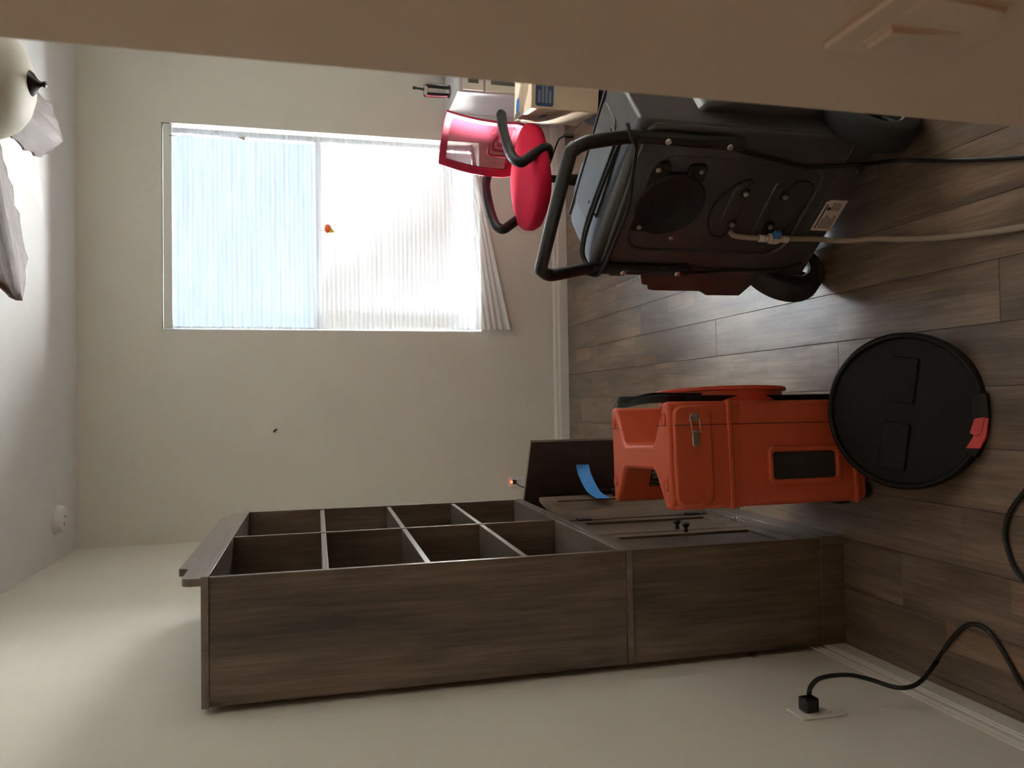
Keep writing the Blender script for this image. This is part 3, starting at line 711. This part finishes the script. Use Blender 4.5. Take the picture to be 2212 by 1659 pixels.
# right side moulding
MB().prism([(X1 - .01, .24), (X1 + .045, .28), (X1 + .05, .42), (X1 + .02, .58), (X1 - .01, .60)], .06, .34, 'y').obj('side_moulding', 'dehum', dh, bevel=.01, seg=3)
# wheels
def wheel(x):
    WM = basis((x, .060, .128), (0, 1, 0), (0, 0, 1), (1, 0, 0))
    w = MB().lathe([(.078, -.034), (.112, -.036), (.121, -.030), (.125, -.020), (.1255, 0), (.125, .020), (.121, .030), (.112, .036), (.078, .034)], 40, WM, close=False).obj('wheel', 'rubber', dh)
    MB().lathe([(.024, -.036), (.028, -.030), (.028, .030), (.024, .036)], 16, WM).obj('hub', 'black', w)
    MB().lathe([(.0785, -.030), (.0785, .030), (.072, .028), (.072, -.028), (.0785, -.030)], 32, WM, close=False).obj('rim', 'steel', w)
    for s_ in range(5):
        a = 2 * PI * s_ / 5 + .3
        MB().box((.02, -.010, -.012), (.074, .010, .012), WM @ Matrix.Rotation(a, 4, 'Z')).obj('spoke', 'black', w)
wheel(-.052); wheel(.462)
MB().tube([(-.088, .060, .128), (.498, .060, .128)], .010, 10).obj('axle', 'steel', dh)
for x in (.02, .38):
    MB().lathe([(.020, 0), (.022, .006), (.018, .11)], 14, Matrix.Translation((x, DD - .06, 0))).obj('front_foot', 'rubber', dh)
# cord: two turns over the deck, one across the face, then down to the floor and away
def cord(pts, name, r=.0052, n=6): return MB().tube(spline(pts, n), r, 8).obj(name, 'black', dh)
zt = Z1 + .018
def dl(p): q = Vector(p) - DL; return Vector((q.dot(DE), q.dot(DN), p[2]))
cord([(.395, -.006, Zb + .690), (.36, .04, zt + .006), (.27, .06, zt + .002), (.15, .072, zt + .002), (.05, .074, zt + .002), (-.01, .055, zt), (-.026, .025, zt - .005), (-.012, -.004, Zb + .69)], 'cord_wrap')
cord([(.395, -.006, Zb + .675), (.355, .025, zt + .004), (.26, .045, zt + .002), (.15, .056, zt + .002), (.05, .058, zt + .002), (-.006, .040, zt), (-.020, .016, zt - .008), (-.012, -.006, Zb + .68)], 'cord_wrap')
cord([(.43, -.012, Zb + .700), (.415, -.042, Zb + .695), (.39, -.044, Zb + .675), (.30, -.020, Zb + .648), (.20, -.018, Zb + .628), (.08, -.020, Zb + .632), (.02, -.036, Zb + .645), (-.012, -.042, Zb + .66), (-.026, -.02, Zb + .68)], 'cord_wrap')
pw = [(.40, -.030, Zb + .42), (.382, -.018, Zb + .379), (.363, -.016, Zb + .273), (.349, -.016, Zb + .186), (.358, -.016, Zb + .109), (.378, -.024, Zb + .018)]
pw = [Vector(p) for p in pw] + [dl(at(1935, 346, z=.045)), dl(at(1985, 347, z=.012))] + [dl(at(px, py, z=.006)) for px, py in ((2050, 346), (2110, 345), (2180, 341), (2260, 335), (2400, 320))]
cord(pw, 'power_cord', .0055)
cord([(-.005, -.030, Zb + .40), (-.008, -.022, Zb + .34), (-.004, -.016, Zb + .25), (.0, -.015, Zb + .15), (.02, -.018, Zb + .06), (.03, .03, Zb - .02), (.0, .09, .09)], 'tether', .0042)
# clear drain hose with barbed valve
hs = [(.124, .0, Zb + .300), (.123, -.020, Zb + .288), (.124, -.026, Zb + .22), (.124, -.026, Zb + .176), (.131, -.028, Zb + .046), (.132, -.034, Zb - .03)]
hs = [Vector(p) for p in hs] + [dl(at(1885, 516, z=.035)), dl(at(1930, 517, z=.014))] + [dl(at(px, py, z=.009)) for px, py in ((1985, 516), (2050, 512), (2120, 504), (2212, 490), (2330, 470))]
hz = MB().tube(spline(hs, 6), .0075, 10).obj('drain_hose', 'hose', dh)
VV = basis((.124, -.026, Zb + .176), (1, 0, 0), (0, 1, 0), (0, 0, 1))
MB().lathe([(.008, -.045), (.0105, -.043), (.009, -.036), (.0105, -.034), (.009, -.027), (.0105, -.025), (.009, -.016), (.014, -.014), (.016, 0), (.014, .014), (.009, .016), (.0105, .025), (.009, .027), (.0105, .034), (.009, .036), (.0105, .043), (.008, .045)], 16, VV).obj('valve', 'cream', hz)
MB().box((.006, -.012, -.010), (.030, .002, .010), VV).obj('valve_lever', 'bluetape', hz, bevel=.003)

# ------------------------------------------------------------------ red office chair
CF = Vector((-.85, -.53, 0)).normalized(); crz = math.atan2(CF.y, CF.x)
ch = thing('office_chair', 'red fabric office chair with mesh back and black loop arms under the window', 'chair', (1.14, 3.80, 0), crz)
# local: x forward, y to the chair's left (towards the camera's right), z up
sv = MB()
def pad(mb, lx, ly, z0, z1, ex=2.6, nu=28, crown=.02, shift=0):
    rings = [(.80, z0), (.95, z0 + .012), (1.0, z0 + .035), (1.0, z1 - .028), (.95, z1 - .010), (.80, z1 - .002), (.45, z1 + crown * .6), (.02, z1 + crown)]
    vs = []; fs = []
    for s_, z in rings:
        for k_ in range(nu):
            a = 2 * PI * k_ / nu; c, s2 = math.cos(a), math.sin(a)
            x = abs(c) ** (2 / ex) * (1 if c >= 0 else -1) * lx * s_ + shift; y = abs(s2) ** (2 / ex) * (1 if s2 >= 0 else -1) * ly * s_
            drop = -.035 * max(0, (x / lx - .55)) if x > 0 else 0
            vs.append((x, y, z + drop))
    for i in range(len(rings) - 1):
        for k_ in range(nu): fs.append((i * nu + k_, i * nu + (k_ + 1) % nu, (i + 1) * nu + (k_ + 1) % nu, (i + 1) * nu + k_))
    fs += [tuple(range(nu - 1, -1, -1)), tuple((len(rings) - 1) * nu + k_ for k_ in range(nu))]
    return mb.add(vs, fs)
pad(sv, .255, .235, .400, .496).obj('seat', 'red', ch, smooth=60)
# backrest: curved shell, tapered towards the bottom
def backgrid(off, wscale, z0, z1, n=12, m_=10):
    g = []
    for i in range(n + 1):
        t = i / n; z = z0 + (z1 - z0) * t; row = []
        tt = (z - .46) / .44
        hw = (.178 - .012 * tt) * wscale
        if t < .12: hw *= .82 + 1.5 * t
        for j in range(m_ + 1):
            s_ = -1 + 2 * j / m_
            x = -.235 - .075 * tt + .035 * math.sin(tt * PI) + .045 * (s_ * wscale) ** 2 + off
            row.append(Vector((x, s_ * hw, z)))
        g.append(row)
    return g
def shell(g0, g1):
    n, m_ = len(g0), len(g0[0]); vs = [p for r in g0 for p in r] + [p for r in g1 for p in r]; N = n * m_; fs = []
    for i in range(n - 1):
        for j in range(m_ - 1):
            a = i * m_ + j; fs += [(a, a + 1, a + m_ + 1, a + m_), (N + a, N + a + m_, N + a + m_ + 1, N + a + 1)]
    edge = [(0, j) for j in range(m_)] + [(i, m_ - 1) for i in range(1, n)] + [(n - 1, j) for j in range(m_ - 2, -1, -1)] + [(i, 0) for i in range(n - 2, 0, -1)]
    for k_ in range(len(edge)):
        a = edge[k_][0] * m_ + edge[k_][1]; b_ = edge[(k_ + 1) % len(edge)][0] * m_ + edge[(k_ + 1) % len(edge)][1]; fs.append((a, N + a, N + b_, b_))
    return MB().add(vs, fs)
gf, gb = backgrid(0, 1, .455, .868), backgrid(-.018, 1, .455, .868)
# frame = ring around an opening
def ringshell(gf, gb, cut_i, cut_j):
    n, m_ = len(gf), len(gf[0]); vs = [p for r in gf for p in r] + [p for r in gb for p in r]; N = n * m_; fs = []
    inside = lambda i, j: cut_i[0] <= i < cut_i[1] and cut_j[0] <= j < cut_j[1]
    def q(i, j): return i * m_ + j
    for i in range(n - 1):
        for j in range(m_ - 1):
            if inside(i, j): continue
            a = q(i, j); fs += [(a, a + 1, a + m_ + 1, a + m_), (N + a, N + a + m_, N + a + m_ + 1, N + a + 1)]
            for (di, dj, u, v) in ((-1, 0, (i, j), (i, j + 1)), (1, 0, (i + 1, j), (i + 1, j + 1)), (0, -1, (i, j), (i + 1, j)), (0, 1, (i, j + 1), (i + 1, j + 1))):
                ii, jj = i + di, j + dj
                if not (0 <= ii < n - 1 and 0 <= jj < m_ - 1) or inside(ii, jj): fs.append((q(*u), q(*v), N + q(*v), N + q(*u)))
    return MB().add(vs, fs)
bk = ringshell(gf, gb, (2, 11), (1, 9)).obj('backrest', 'redplastic', ch, bevel=.003, smooth=60)
g2, g3 = backgrid(-.006, .86, .51, .850), backgrid(-.009, .86, .51, .850)
shell(g2, g3).obj('mesh_panel', 'mesh', bk, smooth=60)
for k_, (w, h) in enumerate(((.085, .062), (.056, .038), (.026, .016))):
    lp = [Vector((-.262 + .02 * (y / .1) ** 2, y, z)) for y, z in rrect(-w, .560 - h, w, .560 + h, .025 if k_ < 2 else .012, 4)]
    MB().tube(lp, .0065, 6, closed=True).obj('lumbar_rib', 'redplastic', bk)
for sgn in (-1, 1):
    y = .222 * sgn
    loop = [(-.225, .175 * sgn, .60), (-.185, y, .612), (-.08, y, .618), (.05, y, .612), (.125, y, .597), (.150, y, .565), (.125, y, .53), (.07, y, .47), (.03, y * .97, .42), (.0, y * .80, .392), (-.02, y * .55, .385)]
    MB().tube(spline(loop, 5), .026, 12, flat=.95).obj('armrest', 'black', ch)
MB().box((-.12, -.10, .372), (.12, .10, .404)).obj('seat_plate', 'black', ch, bevel=.006)
MB().tube(spline([(-.10, 0, .375), (-.22, 0, .38), (-.275, 0, .42), (-.285, 0, .52), (-.285, 0, .60)], 6), .022, 10, flat=.5).obj('back_support', 'black', ch)
MB().lathe([(.028, .09), (.028, .25), (.019, .252), (.019, .37)], 18).obj('gas_column', 'black', ch)
lv = MB().tube(spline([(.02, .08, .372), (.02, .22, .368), (.02, .265, .362), (.02, .285, .345)], 5), .004, 6).obj('lever', 'black', ch)
MB().prism(rrect(-.012, -.030, .012, .020, .008), -.006, .006, 'z', Matrix.Translation((.02, .29, .325)) @ Matrix.Rotation(PI / 2, 4, 'X')).obj('lever_paddle', 'black', lv, bevel=.003)
for k_ in range(5):
    a = 2 * PI * k_ / 5 + .35; c, s_ = math.cos(a), math.sin(a)
    lg = MB().tube([(.02 * c, .02 * s_, .105), (.16 * c, .16 * s_, .090), (.27 * c, .27 * s_, .068)], [.026, .020, .015], 8, flat=.8).obj('base_leg', 'black', ch)
    MB().lathe([(.012, -.020), (.026, -.018), (.027, 0), (.026, .018), (.012, .020)], 16, basis((.27 * c, .27 * s_, .0275), (c, s_, 0), (0, 0, 1), (-s_, c, 0))).obj('caster', 'rubber', lg)
    MB().tube([(.27 * c, .27 * s_, .03), (.27 * c, .27 * s_, .07)], .005, 6).obj('caster_stem', 'steel', lg)

# ------------------------------------------------------------------ white cabinet in the corner, box, bag and what stands on it
wc = thing('side_cabinet', 'white cabinet against the window wall behind the red chair', 'cabinet', (2.0, 4.37, 0))
CX0, CX1, CY0, CY1, CZ = 1.700 - 2.0, 2.26 - 2.0, 4.165 - 4.37, 4.575 - 4.37, .745
MB().box((CX0 + .008, CY0 + .008, .02), (CX1, CY1, CZ - .016)).obj('carcass', 'white_lam', wc, bevel=.002)
MB().box((CX0, CY0, CZ - .016), (CX1 + .004, CY1, CZ)).obj('top_panel', 'white_lam', wc, bevel=.003)
for lo, hi in (((CX0 + .002, CY0 + .006, .02), (CX0 + .009, CY0 + .035, CZ - .016)), ((CX0 + .002, CY1 - .075, .02), (CX0 + .009, CY1, CZ - .016)),
               ((CX0 + .002, CY0 + .035, CZ - .040), (CX0 + .009, CY1 - .075, CZ - .016)), ((CX0 + .002, CY0 + .035, .02), (CX0 + .009, CY1 - .075, .06))):
    MB().box(lo, hi).obj('side_frame', 'white_lam', wc, bevel=.002)
for i, (z0, z1) in enumerate(((.60, .718), (.325, .59), (.04, .315))):
    df = MB().box((CX0 + .012, CY0 - .010, z0), (CX1 - .006, CY0 + .008, z1)).obj('drawer_front', 'cream', wc, bevel=.003)
    MB().box((CX0 + .05, CY0 - .012, z0 + .03), (CX0 + .22, CY0 - .009, z1 - .03)).obj('pull_recess', 'slot', df)
for x in (CX0 + .03, CX1 - .03):
    for y in (CY0 + .04, CY1 - .04): MB().box((x - .02, y - .02, 0), (x + .02, y + .02, .02)).obj('foot', 'white_lam', wc)
bt = thing('glass_bottle', 'clear cut glass bottle with a thin black stem standing on the white cabinet', 'bottle', (1.79, 4.40, CZ))
MB().lathe([(.030, .0), (.036, .006), (.038, .05), (.040, .10), (.041, .145), (.036, .152), (.012, .154)], 10, None).obj('vessel', 'crystal', bt, smooth=20)
MB().lathe([(.026, .006), (.030, .05), (.032, .10), (.030, .13), (.004, .134)], 8).obj('inner_wall', 'crystal', bt, smooth=20)
MB().tube([(0, 0, .150), (.004, 0, .175), (.006, 0, .205)], [.007, .006, .0065], 8).obj('stem', 'black', bt)
MB().lathe([(.009, 0), (.009, .014), (.003, .016)], 10, Matrix.Translation((.006, 0, .200))).obj('tip', 'black', bt)
dv = thing('desk_device', 'small dark grey device on the white cabinet beside the glass bottle', 'device', (1.945, 4.44, CZ))
MB().prism([(-.03, 0), (.09, 0), (.09, .145), (.02, .145), (-.01, .10)], -.04, .05, 'y').obj('case', 'grey', dv, bevel=.006)
MB().box((-.012, -.043, .02), (.075, -.040, .085)).obj('face_plate', 'black', dv, bevel=.001)

bxr = math.radians(-9)
bag = thing('duffel_bag', 'dark navy nylon bag lying on the floor under the cardboard box', 'bag', (1.60, 3.70, 0), bxr)
bg = MB(); nu, nv = 24, 9; vs = []; fs = []
rr = random.Random(5)
for i in range(nv):
    ph = PI * i / (nv - 1)
    for k_ in range(nu):
        a = 2 * PI * k_ / nu; c, s_ = math.cos(a), math.sin(a)
        w = max(.02, math.sin(ph)) ** .45
        vs.append((.19 * abs(c) ** .6 * (1 if c > 0 else -1) * w + rr.uniform(-.006, .006), .20 * abs(s_) ** .6 * (1 if s_ > 0 else -1) * w + rr.uniform(-.006, .006), .082 - .080 * math.cos(ph) ** 1 * (1 if True else 1)))
for i in range(nv - 1):
    for k_ in range(nu): fs.append((i * nu + k_, i * nu + (k_ + 1) % nu, (i + 1) * nu + (k_ + 1) % nu, (i + 1) * nu + k_))
fs += [tuple(range(nu - 1, -1, -1)), tuple((nv - 1) * nu + k_ for k_ in range(nu))]
bg.add(vs, fs).obj('bag_body', 'navy', bag, smooth=60)
ribbon(spline([(-.17, -.12, .06), (-.215, -.10, .03), (-.235, -.03, .006), (-.24, .05, .006), (-.21, .10, .03), (-.17, .11, .06)], 5), .03, .004, (0, 0, 1)).obj('bag_strap', 'navy', bag)
ribbon(spline([(-.10, -.19, .10), (-.14, -.225, .06), (-.17, -.235, .012), (-.12, -.26, .006), (-.05, -.23, .02), (-.04, -.19, .07)], 5), .03, .004, (0, 0, 1)).obj('bag_strap', 'navy', bag)
cbx = thing('cardboard_box', 'cardboard box with a blue printed panel and a hand hole between chair and corner', 'box', (1.60, 3.70, .163), bxr)
KX0, KX1, KY0, KY1, KH = -.172, .20, -.168, .168, .337
MB().box((KX0, KY0, 0), (KX1, KY1, KH - .003)).obj('carton', 'card', cbx, bevel=.002)
MB().box((KX0, KY0, KH - .003), (KX1, -.001, KH)).obj('top_flap', 'card', cbx, bevel=.001); MB().box((KX0, .001, KH - .003), (KX1, KY1, KH)).obj('top_flap', 'card', cbx, bevel=.001)
MB().prism([(-.045, .215), (-.005, .222), (.030, .240), (.033, .251), (.0, .243), (-.043, .240)], KX0 - .0008, KX0 + .002, 'x').obj('hand_hole', 'ink', cbx)
bpn = MB().prism(rrect(.012 + KX0, .228, .16 + KX0, .318, .012), KY0 - .0008, KY0 + .002, 'y').obj('blue_panel', 'printblue', cbx)
for i in range(4):
    MB().box((KX0 + .028, KY0 - .0014, .240 + .018 * i), (KX0 + .085 + .02 * ((i * 2) % 3), KY0 - .0006, .251 + .018 * i)).obj('print_line', 'grey', bpn)
MB().prism(rrect(KX0 + .03, .07, KX0 + .10, .13, .02), KH - .0005, KH + .0006, 'z').obj('blue_mark', 'bluetape', cbx)
MB().prism(rrect(KX0 + .006, .05, KX0 + .03, .15, .006), KH - .0005, KH + .0006, 'z').obj('grey_mark', 'grey', cbx)

# ------------------------------------------------------------------ outlets, switch, smoke alarm, insect
def plate(mb, w, h, t): return mb
def outlet(name, label, origin, ex, ez, n, group='outlets'):
    """wall plate; ex along wall, n out of the wall"""
    B = basis(origin, ex, ez, n)
    o = thing(name, label, 'outlet', origin)
    inv = Matrix.Translation(-Vector(origin))
    MB().prism(rrect(-.035, -.0575, .035, .0575, .004), 0, .005, 'z', inv @ B).obj('cover_plate', 'white_pl', o, bevel=.0015)
    for dz in (-.0195, .0195):
        f = MB().prism(rrect(-.0165, dz - .0135, .0165, dz + .0135, .006), .004, .0068, 'z', inv @ B).obj('socket', 'white_pl', o, bevel=.0006)
        for dx in (-.006, .006): MB().box((dx - .001, dz - .003, .0066), (dx + .001, dz + .006, .0071), inv @ B).obj('slot', 'ink', f)
    MB().lathe([(.003, .005), (.002, .0062), (.0002, .0063)], 8, inv @ B).obj('plate_screw', 'steel', o)
    return B
lo = (XL, 1.628, .376)
outlet('wall_outlet', 'white wall outlet on the left wall with a black plug in it', lo, (0, 1, 0), (0, 0, 1), (1, 0, 0))
bo_ = (-.478, YB, .337)
outlet('wall_outlet', 'white wall outlet on the window wall with a glowing plug in it', bo_, (-1, 0, 0), (0, 0, 1), (0, -1, 0))
lp_ = thing('lit_plug', 'small plug with a glowing orange lamp in the window wall outlet', 'plug', (-.478, YB - .007, .357))
MB().box((-.012, -.022, -.012), (.012, 0, .012)).obj('plug_body', 'black', lp_, bevel=.003)
MB().ball((0, -.012, .013), (.007, .008, .010), 10, 6).obj('lamp', 'led', lp_)
MB().tube(spline([(0, -.02, -.004), (-.012, -.04, -.012), (-.03, -.045, -.05), (-.05, -.04, -.15), (-.06, -.035, -.33), (-.10, -.05, -.347), (-.2, -.06, -.347)], 6), .003, 6).obj('lead', 'black', lp_)

# light switch on the near wall
SO = Vector((XE, .500, 1.044))
so = thing('light_switch', 'double light switch plate on the near wall at the right edge of the room entry', 'light switch', SO)
SB = basis((0, 0, 0), (0, -1, 0), (0, 0, 1), (-1, 0, 0))
MB().prism(rrect(-.0575, -.0575, .0575, .0575, .005), 0, .006, 'z', SB).obj('cover_plate', 'plate_warm_dim', so, bevel=.002)
for dx, tl in ((-.023, .17), (.023, -.17)):
    rk = MB().prism(rrect(dx - .0165, -.0335, dx + .0165, .0335, .002), .005, .0072, 'z', SB).obj('rocker_frame', 'plate_warm_dim', so, bevel=.0006)
    MB().box((dx - .0145, -.031, .003), (dx + .0145, .031, .0095), SB @ Matrix.Rotation(tl * .45, 4, 'X')).obj('rocker', 'plate_warm_dim', rk, bevel=.001)

sm = thing('smoke_alarm', 'round white smoke alarm on the ceiling by the left wall', 'smoke alarm', (-.53, 4.23, ZC))
MB().lathe([(.070, 0), (.071, -.012), (.068, -.014)], 36, None).obj('mounting_ring', 'white_pl', sm)
MB().lathe([(.064, -.013), (.065, -.022), (.060, -.040), (.048, -.047), (.001, -.048)], 36).obj('cover', 'white_pl', sm)
MB().lathe([(.006, -.047), (.005, -.050), (.001, -.0505)], 10, Matrix.Translation((.012, -.015, 0))).obj('test_button', 'grey', sm)
for i in range(4): MB().box((-.03 + .004 * i, -.035 - .0 * i, -.0484), (-.028 + .004 * i, -.022, -.0472)).obj('sound_slot', 'ink', sm)
ip = at(594, 930, y=YB)
ins = thing('insect', 'tiny dark insect resting on the window wall left of the blind', 'insect', ip)
tm2 = Matrix.Rotation(math.radians(-38), 4, 'Y')
MB().ball((0, -.004, 0), (.0052, .004, .0125), 10, 8, tm2).obj('abdomen', 'insect', ins)
MB().ball((0, -.004, -.012), (.0040, .0035, .004), 8, 6, tm2).obj('head', 'insect', ins)

# ------------------------------------------------------------------ extension cord
ec = thing('extension_cord', 'black extension cord from the left wall outlet curling over the floor', 'cord', (XL + .007, 1.628, .396))
el = Vector(ec.location)
pb = Vector((XL + .036, 1.632, .398))
MB().prism(rrect(-.016, -.019, .016, .019, .006), .0, .032, 'x', Matrix.Translation((.0, .0, .0))).obj('plug_body', 'black', ec, bevel=.004)
epts = [Vector((XL + .037, 1.63, .394)), at(1752, 1483, x=XL + .075), at(1775, 1464, x=XL + .085), at(1830, 1458, x=XL + .075), at(1880, 1468, x=XL + .06), at(1930, 1484, x=XL + .05), at(1965, 1484, x=XL + .052), at(1993, 1468, x=XL + .065)]
epts += [at(px, py, z=.006) for px, py in ((2022, 1430), (2055, 1382), (2080, 1356), (2100, 1348), (2125, 1355), (2150, 1380), (2180, 1430), (2212, 1485), (2270, 1540), (2340, 1500), (2330, 1380), (2260, 1300), (2212, 1252), (2188, 1218), (2172, 1165), (2174, 1130), (2186, 1100), (2212, 1064), (2280, 990), (2400, 930))]
MB().tube(spline([p - el for p in epts], 6), .0055, 8).obj('cable', 'black', ec)

# ------------------------------------------------------------------ ceiling fan
HX, HY = .965, 2.565
fan = thing('ceiling_fan', 'ceiling fan with carved leaf blades and a frosted bowl lamp', 'ceiling fan', (HX, HY, ZC))
zf = lambda z: z - ZC
MB().lathe([(.065, 0), (.065, -.01), (.04, -.05), (.014, -.055)], 24).obj('canopy', 'bronze', fan)
MB().tube([(0, 0, -.05), (0, 0, -.20)], .013, 12).obj('downrod', 'bronze', fan)
MB().lathe([(.02, zf(2.57)), (.09, zf(2.56)), (.12, zf(2.52)), (.12, zf(2.46)), (.09, zf(2.435)), (.07, zf(2.43))], 32).obj('motor_housing', 'bronze', fan)
MB().lathe([(.150, zf(2.445)), (.168, zf(2.437)), (.170, zf(2.425)), (.160, zf(2.418)), (.163, zf(2.412)), (.158, zf(2.398)), (.140, zf(2.368)), (.112, zf(2.343)), (.075, zf(2.325)), (.030, zf(2.316)), (.001, zf(2.315))], 48).obj('bowl_shade', 'bowl', fan, smooth=60)
MB().lathe([(.036, zf(2.322)), (.037, zf(2.317)), (.030, zf(2.309)), (.016, zf(2.301)), (.009, zf(2.293)), (.007, zf(2.288)), (.0095, zf(2.284)), (.009, zf(2.278)), (.001, zf(2.275))], 24).obj('finial', 'bronze', fan)
def blade(ang):
    L0, L1, n = .17, .66, 16
    R_ = Matrix.Rotation(ang, 4, 'Z') @ Matrix.Translation((0, 0, zf(2.452))) @ Matrix.Rotation(math.radians(12), 4, 'X')
    def hw(t): return .035 + .065 * math.sin(PI * min(1, t * .62 + .10)) ** 1.0 * (1 if t < .72 else math.sqrt(max(0, 1 - ((t - .72) / .28) ** 2)) * .95 + .05)
    top = []; bot = []; J = 8
    vs = []; fs = []
    for side in (0, 1):
        for i in range(n + 1):
            t = i / n; x = L0 + (L1 - L0) * t
            for j in range(J + 1):
                s_ = -1 + 2 * j / J; w = hw(t); lobe = 1 + .06 * math.sin(t * 26) * abs(s_)
                z = -.020 * (t * t) + .012 * s_ * s_ + (.0035 * math.sin(t * 40 - abs(s_) * 9) * abs(s_)) - (.006 * (1 - min(1, abs(s_) * 4)) if side == 0 else 0)
                xx = x - .03 * s_ * s_ * t
                vs.append((xx, s_ * w * lobe, z - (.009 if side == 0 else 0)))
    N = (n + 1) * (J + 1)
    for i in range(n):
        for j in range(J):
            a = i * (J + 1) + j; fs += [(a, a + J + 1, a + J + 2, a + 1), (N + a, N + a + 1, N + a + J + 2, N + a + J + 1)]
    for i in range(n):
        for j in (0, J): a = i * (J + 1) + j; fs.append((a, N + a, N + a + J + 1, a + J + 1))
    for i in (0, n):
        for j in range(J): a = i * (J + 1) + j; fs.append((a, a + 1, N + a + 1, N + a))
    o = MB().add(vs, fs).obj('blade', 'blade', fan, smooth=50)
    o.matrix_local = R_
    MB().box((.09, -.022, .0), (.21, .022, .010)).obj('blade_iron', 'bronze', o, bevel=.003)
for i in range(5): blade(math.radians(86 + 72 * i))
